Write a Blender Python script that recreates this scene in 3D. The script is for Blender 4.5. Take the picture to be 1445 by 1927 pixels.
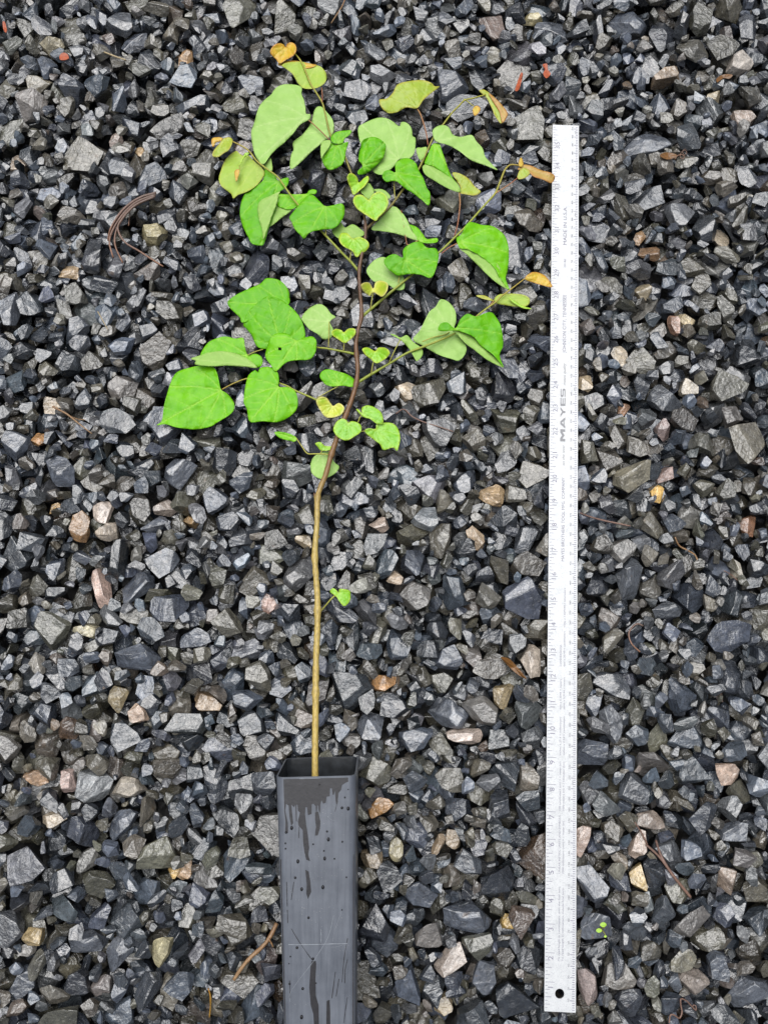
import bpy, bmesh, math, random
import numpy as np
from mathutils import Vector, Matrix, noise
from mathutils.geometry import delaunay_2d_cdt

for o in list(bpy.data.objects):
    bpy.data.objects.remove(o)
S = bpy.context.scene
C = S.collection
random.seed(7)
rng = np.random.default_rng(11)

# ------------------------------------------------------------------ camera
# z = 0 is the upper face of the yardstick; x right, y towards the top of the picture, metres
F, PW, PH = 1447.0, 1445.0, 1927.0            # focal length and size of the photograph in pixels
CAM_H, TILT = 0.78247, math.radians(9.26)
cam_d = bpy.data.cameras.new('camera')
cam_d.sensor_fit = 'HORIZONTAL'
cam_d.sensor_width = 36.0
cam_d.lens = F / PW * 36.0
cam_d.clip_start = 0.02
cam_d.clip_end = 100.0
cam = bpy.data.objects.new('camera', cam_d)
C.objects.link(cam)
cam.location = (0, 0, CAM_H)
cam.rotation_euler = (TILT, 0, 0)
S.camera = cam

# ------------------------------------------------------------------ overcast daylight
SUN_EL, SUN_ROT = math.radians(72), math.radians(-20)
W = bpy.data.worlds.new('World')
S.world = W
W.use_nodes = True
wn, wl = W.node_tree.nodes, W.node_tree.links
sky = wn.new('ShaderNodeTexSky')
sky.sky_type = 'NISHITA'
sky.sun_disc = False
sky.sun_elevation = SUN_EL
sky.sun_rotation = SUN_ROT
sky.dust_density = 6.0
sky.air_density = 1.0
sky.ozone_density = 1.0
hsv = wn.new('ShaderNodeHueSaturation')
hsv.inputs['Saturation'].default_value = 0.45      # cloud cover takes most of the blue out of the sky
wl.new(sky.outputs[0], hsv.inputs['Color'])
wl.new(hsv.outputs[0], wn['Background'].inputs['Color'])
wn['Background'].inputs['Strength'].default_value = 0.05
sun_d = bpy.data.lights.new('sun', 'SUN')
sun_d.energy = 1.5
sun_d.angle = math.radians(70)
sun_d.color = (0.965, 0.985, 1.0)
sun = bpy.data.objects.new('sun', sun_d)
C.objects.link(sun)
sd = Vector((math.sin(SUN_ROT) * math.cos(SUN_EL), math.cos(SUN_ROT) * math.cos(SUN_EL), math.sin(SUN_EL)))
sun.rotation_euler = (-sd).to_track_quat('-Z', 'Y').to_euler()
sun.location = sd * 5
S.view_settings.view_transform = 'Standard'
S.view_settings.look = 'None'
S.view_settings.gamma = 1.0
S.view_settings.exposure = 0.82
S.view_settings.use_curve_mapping = False
S.cycles.max_bounces = 6
S.cycles.diffuse_bounces = 2
S.cycles.glossy_bounces = 2
S.cycles.transmission_bounces = 5

# ------------------------------------------------------------------ helpers
CT, ST = math.cos(TILT), math.sin(TILT)

def ray(px, py):
    a, b = (px - PW / 2) / F, (PH / 2 - py) / F
    return Vector((a, b * CT + ST, b * ST - CT))

def at(px, py, z=0.0):
    """point on the level z that the photograph shows at a pixel"""
    d = ray(px, py)
    k = (z - CAM_H) / d.z
    return Vector((d.x * k, d.y * k, z))

def at_plane(px, py, p0, n):
    d = ray(px, py)
    o = Vector((0, 0, CAM_H))
    return o + d * ((p0 - o).dot(n) / d.dot(n))

def to_px(p):
    x, y, z = p[0], p[1], p[2] - CAM_H
    yc, zc = y * CT + z * ST, -y * ST + z * CT
    return PW / 2 + F * x / -zc, PH / 2 - F * yc / -zc

CROPS = {'A': (380, 60, 4.25), 'B': (640, 120, 3.44), 'C': (280, 500, 3.44), 'D': (600, 400, 3.1413),
         'E': (500, 700, 4.014), 'P': (480, 1400, 6.021), 'Q': (480, 1660, 6.021), 'X': (0, 0, 1.0)}

def K(c, pts):
    ox, oy, s = CROPS[c]
    return [(ox + p[0] / s, oy + p[1] / s) for p in pts]

def new_mesh(name, verts, faces, mat=None, parent=None, smooth=True, loc=None):
    me = bpy.data.meshes.new(name)
    me.from_pydata([tuple(v) for v in verts], [], [tuple(f) for f in faces])
    me.update()
    if smooth:
        me.polygons.foreach_set('use_smooth', [True] * len(me.polygons))
    if mat:
        me.materials.append(mat)
    o = bpy.data.objects.new(name, me)
    C.objects.link(o)
    if loc is not None:
        o.location = loc
    if parent:
        o.parent = parent
    return o

def bm_obj(name, bm, mat=None, parent=None, smooth=False, loc=None):
    me = bpy.data.meshes.new(name)
    bm.normal_update()
    bm.to_mesh(me)
    bm.free()
    if smooth:
        me.polygons.foreach_set('use_smooth', [True] * len(me.polygons))
    if mat:
        me.materials.append(mat)
    o = bpy.data.objects.new(name, me)
    C.objects.link(o)
    if loc is not None:
        o.location = loc
    if parent:
        o.parent = parent
    return o

def empty(name, loc, rz=0.0):
    o = bpy.data.objects.new(name, None)
    o.empty_display_size = 0.02
    C.objects.link(o)
    o.location = loc
    o.rotation_euler = (0, 0, rz)
    return o

def tag(o, label=None, cat=None, group=None, kind=None):
    if label: o['label'] = label
    if cat: o['category'] = cat
    if group: o['group'] = group
    if kind: o['kind'] = kind
    return o

def catmull(pts, per=6):
    P = [Vector(p) for p in pts]
    out = []
    for i in range(len(P) - 1):
        p0 = P[i - 1] if i else P[i] * 2 - P[i + 1]
        p1, p2 = P[i], P[i + 1]
        p3 = P[i + 2] if i + 2 < len(P) else P[i + 1] * 2 - P[i]
        for k in range(per):
            t = k / per
            out.append(0.5 * ((2 * p1) + (p2 - p0) * t + (2 * p0 - 5 * p1 + 4 * p2 - p3) * t * t + (3 * p1 - p0 - 3 * p2 + p3) * t ** 3))
    out.append(P[-1])
    return out

def tube(name, pts, radii, mat, parent=None, seg=8, per=5, wob=0.0, loc=None, caps=True, nodes=()):
    """tapered round shoot through 3-D points; attribute 'along' runs from 0 to 1"""
    path = catmull(pts, per) if per > 1 else [Vector(p) for p in pts]
    n = len(path)
    rr = np.interp(np.linspace(0, 1, n), np.linspace(0, 1, len(radii)), radii)
    verts, faces, al = [], [], []
    up = Vector((0.13, 0.21, 1)).normalized()
    for i, p in enumerate(path):
        t = (path[min(i + 1, n - 1)] - path[max(i - 1, 0)]).normalized()
        a = t.cross(up)
        a = a.normalized() if a.length > 1e-6 else Vector((1, 0, 0))
        b = a.cross(t)
        r = rr[i] * (1 + wob * noise.noise(p * 180) + sum(0.3 * math.exp(-((p - q).length / 0.0035) ** 2) for q in nodes))
        for k in range(seg):
            q = 2 * math.pi * k / seg
            verts.append(p + (a * math.cos(q) + b * math.sin(q)) * r)
            al.append(i / (n - 1))
    for i in range(n - 1):
        for k in range(seg):
            k2 = (k + 1) % seg
            faces.append((i * seg + k, i * seg + k2, (i + 1) * seg + k2, (i + 1) * seg + k))
    if caps:
        faces.append(tuple(range(seg))[::-1])
        faces.append(tuple((n - 1) * seg + k for k in range(seg)))
    if loc is not None:
        verts = [v - Vector(loc) for v in verts]
    o = new_mesh(name, verts, faces, mat, parent, True, loc)
    at_ = o.data.attributes.new('along', 'FLOAT', 'POINT')
    at_.data.foreach_set('value', al)
    return o

def srgb(r, g, b):
    f = lambda c: (c / 255 / 12.92) if c <= 10 else ((c / 255 + 0.055) / 1.055) ** 2.4
    return (f(r), f(g), f(b))

# ------------------------------------------------------------------ materials
class NT:
    def __init__(s, name):
        s.m = bpy.data.materials.new(name)
        s.m.use_nodes = True
        s.t = s.m.node_tree
        s.bsdf = s.t.nodes['Principled BSDF']
    def n(s, kind, **kw):
        nd = s.t.nodes.new(kind)
        for k, v in kw.items():
            if k.startswith('i_'):
                key = k[2:]
                nd.inputs[int(key) if key.isdigit() else key.replace('_', ' ')].default_value = v
            else:
                setattr(nd, k, v)
        return nd
    def l(s, a, b):
        s.t.links.new(a, b)
    def math(s, op, a, b=None, clamp=False):
        nd = s.n('ShaderNodeMath', operation=op, use_clamp=clamp)
        for i, v in enumerate((a, b)):
            if v is None: continue
            if isinstance(v, (int, float)): nd.inputs[i].default_value = v
            else: s.l(v, nd.inputs[i])
        return nd.outputs[0]
    def mix(s, fac, a, b, mode='MIX'):
        nd = s.n('ShaderNodeMix', data_type='RGBA', blend_type=mode)
        for i, v in ((0, fac), (6, a), (7, b)):
            if isinstance(v, (int, float)): nd.inputs[i].default_value = v
            elif isinstance(v, tuple): nd.inputs[i].default_value = (*v[:3], 1)
            else: s.l(v, nd.inputs[i])
        return nd.outputs[2]
    def ramp(s, fac, stops):
        nd = s.n('ShaderNodeValToRGB')
        el = nd.color_ramp.elements
        while len(el) < len(stops): el.new(0.5)
        for e, (p, c) in zip(el, stops):
            e.position = p
            e.color = (c, c, c, 1) if isinstance(c, (int, float)) else (*c, 1)
        s.l(fac, nd.inputs[0])
        return nd.outputs[0]
    def noise(s, vec, scale, detail=4, rough=0.55, dist=0.0):
        nd = s.n('ShaderNodeTexNoise', i_Scale=scale, i_Detail=detail, i_Roughness=rough, i_Distortion=dist)
        if vec is not None: s.l(vec, nd.inputs['Vector'])
        return nd.outputs['Fac']
    def bump(s, h, strength, dist, prev=None):
        nd = s.n('ShaderNodeBump', i_Strength=strength, i_Distance=dist)
        s.l(h, nd.inputs['Height'])
        if prev: s.l(prev, nd.inputs['Normal'])
        return nd.outputs[0]
    def set(s, **kw):
        for k, v in kw.items():
            key = k.replace('_', ' ')
            if isinstance(v, tuple): s.bsdf.inputs[key].default_value = (*v[:3], 1)
            elif isinstance(v, (int, float)): s.bsdf.inputs[key].default_value = v
            else: s.l(v, s.bsdf.inputs[key])
        return s
    def attr(s, name, out='Fac'):
        return s.n('ShaderNodeAttribute', attribute_name=name).outputs[out]
    def geo(s, out='Position'):
        return s.n('ShaderNodeNewGeometry').outputs[out]

def mat_stone():
    s = NT('wet_stone')
    tint, loc, gr = s.attr('tint', 'Color'), s.attr('rest', 'Vector'), s.attr('grain')
    big = s.noise(loc, 85, 2)
    fine = s.noise(loc, 430, 3, 0.7, 0.6)
    # bedding of the slaty stones: noise stretched along one direction of each stone
    mp = s.n('ShaderNodeMapping', i_Scale=(0.3, 0.45, 2.4))
    s.l(loc, mp.inputs[0])
    bed = s.noise(mp.outputs[0], 300, 2, 0.65, 0.8)
    # hairline fractures, their shade darkened into the colour: zero line of a distorted noise
    cr = s.noise(loc, 150, 2, 0.6, 1.5)
    crack = s.ramp(s.math('ABSOLUTE', s.math('SUBTRACT', cr, 0.5)), [(0.0, 0.45), (0.022, 1.0)])
    f = s.math('MULTIPLY', s.ramp(big, [(0.25, 0.62), (0.75, 1.35)]), s.ramp(fine, [(0.28, 0.78), (0.72, 1.22)]))
    f = s.math('MULTIPLY', f, s.ramp(bed, [(0.3, 0.62), (0.7, 1.35)]))
    f = s.math('MULTIPLY', f, crack)
    speck = s.noise(loc, 1000, 2, 0.6)
    f = s.math('ADD', f, s.math('MULTIPLY', s.ramp(speck, [(0.38, -0.28), (0.68, 0.4)]), gr))
    f = s.math('MAXIMUM', f, 0.12)
    cc = s.n('ShaderNodeCombineColor')
    for i in range(3): s.l(f, cc.inputs[i])
    col = s.mix(1.0, tint, cc.outputs[0], 'MULTIPLY')
    rust = s.ramp(big, [(0.70, 0.0), (0.78, 0.45)])
    col = s.mix(rust, col, (0.14, 0.08, 0.035))
    b1 = s.bump(s.math('MULTIPLY', s.noise(loc, 240, 2, 0.55, 0.5), s.math('ADD', gr, 0.4)), 0.6, 0.0020)
    b2 = s.bump(bed, 0.38, 0.0014, b1)
    b2 = s.bump(crack, 0.3, 0.0006, b2)
    rgh = s.ramp(cr, [(0.3, 0.12), (0.7, 0.28)])
    rgh = s.math('ADD', rgh, s.math('MULTIPLY', gr, 0.14))
    s.set(Base_Color=col, Roughness=rgh, Normal=b2)
    s.bsdf.inputs['Specular IOR Level'].default_value = 1.0
    s.bsdf.inputs['IOR'].default_value = 1.62
    return s.m

def mat_ground():
    s = NT('gap_shade_grit')
    p = s.geo()
    v = s.n('ShaderNodeTexVoronoi', i_Scale=55.0)
    s.l(p, v.inputs['Vector'])
    col = s.mix(s.noise(p, 70, 4), (0.004, 0.004, 0.004), (0.014, 0.013, 0.012))  # near-black colour stands in for the shade deep between the stones
    b = s.bump(v.outputs['Distance'], 1.0, 0.012)
    b = s.bump(s.noise(p, 400, 4), 0.5, 0.002, b)
    s.set(Base_Color=col, Roughness=0.5, Normal=b)
    return s.m

def mat_leaf(name, c1, c2, veinc, vk, rough, edge=None, blotch=None, spec=0.5, wet=0.5, tr=0.0):
    """c1-c2: mottled blade colour; veinc: vein colour; edge: colour of a pale margin"""
    s = NT(name)
    p = s.attr('rest', 'Vector')
    vein, ed = s.attr('vein'), s.attr('rim')
    n1 = s.noise(p, 75, 3)
    col = s.mix(s.ramp(n1, [(0.3, 0.0), (0.7, 1.0)]), c1, c2)
    if blotch:
        col = s.mix(s.ramp(s.noise(p, 120, 2), [(0.46, 0.0), (0.7, 0.6)]), col, blotch)
    if edge:
        e = s.math('MULTIPLY', ed, s.ramp(s.noise(p, 160, 2), [(0.3, 0.55), (0.6, 1.0)]))
        col = s.mix(e, col, edge)
    col = s.mix(s.math('MULTIPLY', vein, vk), col, veinc)
    drop = s.ramp(s.noise(p, 360, 1, 0.5), [(0.62, 0.0), (0.70, 1.0)])
    b = s.bump(s.noise(p, 120, 2), 0.6, 0.0018)
    b = s.bump(vein, 0.6, 0.0005 if 'under' in name else -0.0006, b)
    if wet:
        b = s.bump(drop, wet, 0.0009, b)
    s.set(Base_Color=col, Roughness=rough, Normal=b)
    s.bsdf.inputs['Specular IOR Level'].default_value = spec
    return s.m

def mat_bark(name, stops, speck):
    s = NT(name)
    al = s.attr('along')
    p = s.geo()
    base = s.ramp(al, stops)
    mp = s.n('ShaderNodeMapping', i_Scale=(1.0, 0.25, 1.0))
    s.l(p, mp.inputs[0])
    sp = s.ramp(s.noise(mp.outputs[0], 900, 3), [(0.42, 0.0), (0.62, 1.0)])
    col = s.mix(s.math('MULTIPLY', sp, speck), base, (0.075, 0.038, 0.012))
    b = s.bump(s.noise(mp.outputs[0], 700, 4), 0.4, 0.0008)
    s.set(Base_Color=col, Roughness=0.38, Normal=b)
    return s.m

def mat_plain(name, col, rough=0.5, var=0.25, scale=300, bump=0.2, spec=0.5, metal=0.0):
    s = NT(name)
    p = s.geo()
    k = s.ramp(s.noise(p, scale, 4), [(0.25, 1 - var), (0.75, 1 + var)])
    cc = s.n('ShaderNodeCombineColor')
    for i in range(3): s.l(k, cc.inputs[i])
    s.set(Base_Color=s.mix(1.0, col, cc.outputs[0], 'MULTIPLY'), Roughness=rough, Metallic=metal)
    if bump: s.set(Normal=s.bump(s.noise(p, scale * 2, 4), bump, 0.0008))
    s.bsdf.inputs['Specular IOR Level'].default_value = spec
    return s.m

def mat_pot():
    s = NT('black_nursery_plastic')
    p = s.geo()
    mp = s.n('ShaderNodeMapping', i_Scale=(6.0, 0.35, 1.0))
    s.l(p, mp.inputs[0])
    streak = s.noise(mp.outputs[0], 60, 4)
    dust = s.noise(p, 45, 5, 0.6)
    f = s.ramp(s.math('ADD', s.math('MULTIPLY', streak, 0.45), s.math('MULTIPLY', dust, 0.55)), [(0.3, 0.0), (0.7, 1.0)])
    col = s.mix(f, (0.078, 0.087, 0.106), (0.146, 0.160, 0.188))
    fleck = s.ramp(s.noise(p, 1100, 1, 0.4), [(0.73, 0.0), (0.77, 1.0)])
    fleck = s.math('MULTIPLY', fleck, s.ramp(s.noise(p, 60, 2), [(0.48, 0.0), (0.62, 1.0)]))
    col = s.mix(fleck, col, (0.4, 0.4, 0.38))
    s.set(Base_Color=col, Roughness=s.ramp(streak, [(0.3, 0.26), (0.7, 0.42)]), Normal=s.bump(dust, 0.10, 0.002))
    return s.m

def mat_ruler():
    s = NT('mill_aluminium')
    p = s.attr('rest', 'Vector')
    sp = s.ramp(s.noise(p, 1100, 3, 0.6), [(0.30, 0.0), (0.52, 1.0)])
    blot = s.ramp(s.noise(p, 110, 5, 0.65), [(0.34, 0.0), (0.55, 1.0)])
    col = s.mix(sp, (0.51, 0.525, 0.54), (0.665, 0.675, 0.68))
    col = s.mix(blot, s.mix(1.0, col, (0.9, 0.905, 0.91), 'MULTIPLY'), col)
    s.set(Base_Color=col, Roughness=0.45, Metallic=0.15, Normal=s.bump(sp, 0.08, 0.0004))
    return s.m

M_STONE, M_GROUND = mat_stone(), mat_ground()
G = {}
G['top'] = mat_leaf('leaf_green', (0.092, 0.365, 0.004), (0.145, 0.455, 0.007), (0.30, 0.58, 0.06), 0.7, 0.27, spec=0.20, wet=0.0)
G['topl'] = mat_leaf('leaf_light_green', (0.118, 0.415, 0.004), (0.180, 0.510, 0.008), (0.35, 0.62, 0.08), 0.7, 0.27, spec=0.20, wet=0.0)
G['bright'] = mat_leaf('leaf_fresh_green', (0.17, 0.47, 0.015), (0.26, 0.56, 0.03), (0.40, 0.62, 0.1), 0.4, 0.33, edge=(0.40, 0.60, 0.05), wet=0.3)
G['yg'] = mat_leaf('leaf_yellow_edged', (0.19, 0.49, 0.012), (0.27, 0.57, 0.02), (0.40, 0.62, 0.08), 0.4, 0.33, edge=(0.52, 0.60, 0.055), blotch=(0.31, 0.54, 0.03), wet=0.3)
G['yel'] = mat_leaf('leaf_yellowing', (0.42, 0.55, 0.035), (0.60, 0.62, 0.07), (0.65, 0.66, 0.15), 0.4, 0.35, edge=(0.70, 0.62, 0.20), blotch=(0.28, 0.50, 0.025), wet=0.2)
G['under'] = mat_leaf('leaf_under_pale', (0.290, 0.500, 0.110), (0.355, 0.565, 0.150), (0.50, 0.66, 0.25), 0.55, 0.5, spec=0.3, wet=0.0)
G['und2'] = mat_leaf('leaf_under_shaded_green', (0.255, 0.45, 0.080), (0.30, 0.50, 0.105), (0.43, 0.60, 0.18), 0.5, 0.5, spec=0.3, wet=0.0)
G['olive'] = mat_leaf('leaf_olive', (0.275, 0.40, 0.025), (0.345, 0.455, 0.035), (0.43, 0.50, 0.08), 0.5, 0.38, edge=(0.46, 0.40, 0.06), wet=0.25)
G['oliveu'] = mat_leaf('leaf_olive_under', (0.295, 0.455, 0.045), (0.345, 0.505, 0.065), (0.46, 0.58, 0.11), 0.55, 0.45, edge=(0.42, 0.46, 0.07), wet=0.0, spec=0.35)
G['young'] = mat_leaf('leaf_bronze_young', (0.60, 0.37, 0.018), (0.70, 0.46, 0.03), (0.55, 0.46, 0.04), 0.5, 0.35, edge=(0.50, 0.20, 0.035), blotch=(0.40, 0.36, 0.025), wet=0.3)
G['rust'] = mat_leaf('leaf_rusty_young', (0.44, 0.28, 0.07), (0.52, 0.35, 0.09), (0.42, 0.33, 0.06), 0.5, 0.4, edge=(0.45, 0.17, 0.04), wet=0.2)
M_STEM = mat_bark('bark_tan_to_brown', [(0.0, (0.60, 0.44, 0.12)), (0.34, (0.53, 0.40, 0.12)), (0.45, (0.25, 0.135, 0.05)), (0.62, (0.19, 0.095, 0.045)), (1.0, (0.125, 0.065, 0.040))], 0.4)
M_SHOOT = mat_bark('green_shoot', [(0.0, (0.27, 0.33, 0.035)), (0.6, (0.33, 0.36, 0.04)), (1.0, (0.42, 0.30, 0.05))], 0.12)
M_SHOOTB = mat_bark('brownish_shoot', [(0.0, (0.17, 0.10, 0.045)), (0.35, (0.26, 0.25, 0.035)), (1.0, (0.40, 0.38, 0.04))], 0.2)
M_PET = mat_bark('petiole_green', [(0.0, (0.38, 0.40, 0.06)), (1.0, (0.40, 0.36, 0.06))], 0.05)
M_PETR = mat_bark('petiole_reddish', [(0.0, (0.40, 0.22, 0.08)), (1.0, (0.30, 0.09, 0.05))], 0.1)
M_POT, M_RULER = mat_pot(), mat_ruler()
M_INK = mat_plain('grey_violet_print', (0.22, 0.21, 0.28), 0.6, 0.12, 900, 0)
M_INKD = mat_plain('grey_print', (0.16, 0.155, 0.19), 0.6, 0.12, 900, 0)
M_LOGO = mat_plain('silver_grey_print', (0.28, 0.28, 0.29), 0.6, 0.05, 900, 0)
M_FILM = mat_plain('wet_black_plastic', (0.032, 0.031, 0.034), 0.24, 0.25, 250, 0.1, 0.35)
M_INNER = mat_plain('wet_inner_plastic', (0.026, 0.029, 0.033), 0.22, 0.5, 120, 0.15, 0.5)
M_SCR = mat_plain('scuffed_plastic', (0.24, 0.26, 0.29), 0.5, 0.2, 500, 0)
M_WATER = NT('water_bead_on_black').set(Base_Color=(0.012, 0.012, 0.014), Roughness=0.04, IOR=1.4).m
M_SOIL = mat_plain('potting_soil', (0.02, 0.014, 0.01), 0.9, 0.5, 400, 0.8)
M_TWIG = mat_bark('dry_twig_tan', [(0.0, (0.30, 0.17, 0.085)), (1.0, (0.36, 0.22, 0.11))], 0.4)
M_TWIGG = mat_bark('dry_stem_grey_brown', [(0.0, (0.17, 0.12, 0.10)), (0.6, (0.22, 0.13, 0.10)), (1.0, (0.34, 0.17, 0.10))], 0.4)
M_TWIGR = mat_bark('dry_stem_red_brown', [(0.0, (0.17, 0.10, 0.08)), (1.0, (0.23, 0.135, 0.10))], 0.3)
M_STRAW = mat_bark('straw', [(0.0, (0.46, 0.36, 0.20)), (1.0, (0.50, 0.40, 0.23))], 0.2)
M_NEEDLE = mat_bark('orange_needle', [(0.0, (0.40, 0.20, 0.03)), (1.0, (0.46, 0.26, 0.05))], 0.2)
M_SCALE = mat_plain('rust_red_scale', (0.38, 0.075, 0.02), 0.4, 0.35, 500, 0.3)
M_DEADLEAF = mat_plain('dead_leaf_brown', (0.16, 0.07, 0.015), 0.3, 0.3, 400, 0.3)

# ------------------------------------------------------------------ gravel: stone shapes
IN = 0.0254
RUL_W, RUL_L, RUL_T = 1.16 * IN, 36 * IN, 0.0013
rb, rt_ = at(1053.7, 1905.5), at(1064.5, 232.5)            # middle of the yardstick's two ends
r_dir = (rt_ - rb).normalized()
r_ang = math.atan2(-r_dir.x, r_dir.y)

def pot_frame():
    zf = 0.078
    m = (at(516, 1465, zf) + at(669, 1465, zf)) / 2
    b = (at(528, 1927, zf - 0.008) + at(668.5, 1927, zf - 0.008)) / 2
    return m, b
pot_m, pot_b = pot_frame()

def make_proto(dims, nplanes, seed):
    r = np.random.default_rng(seed)
    bm = bmesh.new()
    bmesh.ops.create_cube(bm, size=2.0)
    for v in bm.verts:
        v.co = Vector((v.co.x * dims[0], v.co.y * dims[1], v.co.z * dims[2]))
    for _ in range(nplanes):
        n = r.normal(size=3)
        n /= np.linalg.norm(n)
        d = r.uniform(0.54, 0.95) * math.sqrt(sum((n[i] * dims[i]) ** 2 for i in range(3)))
        n = Vector(n)
        res = bmesh.ops.bisect_plane(bm, geom=bm.verts[:] + bm.edges[:] + bm.faces[:], plane_co=n * d, plane_no=n, clear_outer=True)
        cut = [e for e in res['geom_cut'] if isinstance(e, bmesh.types.BMEdge)]
        if cut:
            bmesh.ops.holes_fill(bm, edges=cut)
    bmesh.ops.remove_doubles(bm, verts=bm.verts[:], dist=0.03)
    bmesh.ops.dissolve_degenerate(bm, dist=0.01, edges=bm.edges[:])
    bm.normal_update()
    cen = sum((v.co for v in bm.verts), Vector()) / len(bm.verts)
    for v in bm.verts: v.co -= cen
    bmesh.ops.recalc_face_normals(bm, faces=bm.faces[:])
    bm.normal_update()
    # supporting planes, used to drop the stone on the pile
    N = np.array([f.normal[:] for f in bm.faces])
    V = np.array([v.co[:] for v in bm.verts])
    D = (V @ N.T).max(axis=0)
    lo = bm.copy()
    bmesh.ops.triangulate(lo, faces=lo.faces[:])
    def dump(b):
        b.verts.index_update()
        return np.array([v.co[:] for v in b.verts]), np.array([[v.index for v in f.verts] for f in b.faces if len(f.verts) == 3])
    LO = dump(lo)
    lo.free()
    bmesh.ops.bevel(bm, geom=bm.edges[:], offset=0.028, offset_type='OFFSET', segments=1, profile=0.5, affect='EDGES', clamp_overlap=True)
    bmesh.ops.triangulate(bm, faces=bm.faces[:])
    off = Vector((seed * 1.7, seed * 0.9, -seed * 2.3))
    mid = bm.copy()
    out = {}
    for key, b_, lims in (('mid', mid, (0.8, 0.55)), ('hi', bm, (0.75, 0.46, 0.34))):
        for lim in lims:
            e = [e for e in b_.edges if e.calc_length() > lim]
            if e:
                bmesh.ops.subdivide_edges(b_, edges=e, cuts=1)
                bmesh.ops.triangulate(b_, faces=[f for f in b_.faces if len(f.verts) > 3])
        b_.normal_update()
        for v in b_.verts:
            a = noise.noise(v.co * 2.2 + off) * 0.05 + noise.noise(v.co * 5.0 + off) * 0.034 + noise.noise(v.co * 10.0 + off) * 0.014
            v.co = v.co + v.normal * (a * (0.55 if dims[2] < 0.45 else 1.0) - 0.012)
        out[key] = dump(b_)
        b_.free()
    return dict(N=N, D=D, lo=LO, hi=out['hi'], mid=out['mid'], dims=dims)

PROTO = []
for i in range(72):
    k = i % 6
    a = 1.0
    if k in (0, 1, 4): b, c = rng.uniform(0.62, 0.95), rng.uniform(0.26, 0.42)      # slabs
    elif k == 2:    b, c = rng.uniform(0.42, 0.60), rng.uniform(0.35, 0.5)       # splinters
    else:           b, c = rng.uniform(0.68, 0.95), rng.uniform(0.5, 0.78)       # blocks
    PROTO.append(make_proto((a, b, c), int(rng.integers(9, 15)), 100 + i))
SLABS = [p for p in PROTO if p['dims'][2] < 0.47 and p['dims'][1] > 0.6]
BLOCKS = [p for p in PROTO if p['dims'][2] >= 0.5]

# ------------------------------------------------------------------ gravel: pile the stones, each one dropped on those below
TX0, TY0, TW, TH_ = -0.52, -0.44, 1.04, 1.28
CELL = 0.00125
NX, NY = int(round(TW / CELL)), int(round(TH_ / CELL))
BASE = -0.042
Hm = np.full((NY, NX), BASE, dtype=np.float32)
OWN = np.full((NY, NX), -1, dtype=np.int32)
PROT = np.zeros((NY, NX), dtype=bool)
gx = TX0 + (np.arange(NX) + 0.5) * CELL
gy = TY0 + (np.arange(NY) + 0.5) * CELL
GX, GY = np.meshgrid(gx, gy)
# highest level allowed: flat under the yardstick and the pot, a little uneven elsewhere
def wave(fx, fy, ph):
    return np.sin(2 * np.pi * (fx * (GX - TX0) / TW + fy * (GY - TY0) / TH_) + ph)
LIM = 0.0005 + 0.0028 * (wave(3, 2, 0.3) + wave(-2, 5, 1.9) + wave(6, -4, 4.0)) / 2
def strip_mask(p, q, half, pad=0.0):
    d = (q - p); L = d.length; d = d / L
    s_ = (GX - p.x) * d.x + (GY - p.y) * d.y
    t_ = (GX - p.x) * d.y - (GY - p.y) * d.x
    return (s_ > -pad) & (s_ < L + pad) & (abs(t_) < half + pad)
M_RUL = strip_mask(rb.xy, rt_.xy, RUL_W / 2, 0.003)
pm2 = Vector((pot_m.x, pot_m.y)); pb2 = Vector((pot_b.x, pot_b.y))
pot_dir = (pb2 - pm2).normalized()
POT_LEN = 0.345
M_POTM = strip_mask(pm2, pm2 + pot_dir * POT_LEN, 0.037, 0.003)
GTOP = -RUL_T - 0.0010
LIM[M_RUL | M_POTM] = GTOP
hole_c = rb + r_dir * 0.615 * IN                     # hardly any stone shows through the hole of the yardstick
LIM[(GX - hole_c.x) ** 2 + (GY - hole_c.y) ** 2 < 0.0095 ** 2] = -0.024
LIM = LIM.astype(np.float32)

def rot_from(zrot, tilt, tdir):
    R = Matrix.Rotation(tdir, 3, 'Z') @ Matrix.Rotation(tilt, 3, 'X') @ Matrix.Rotation(-tdir, 3, 'Z') @ Matrix.Rotation(zrot, 3, 'Z')
    return np.array(R)

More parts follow.
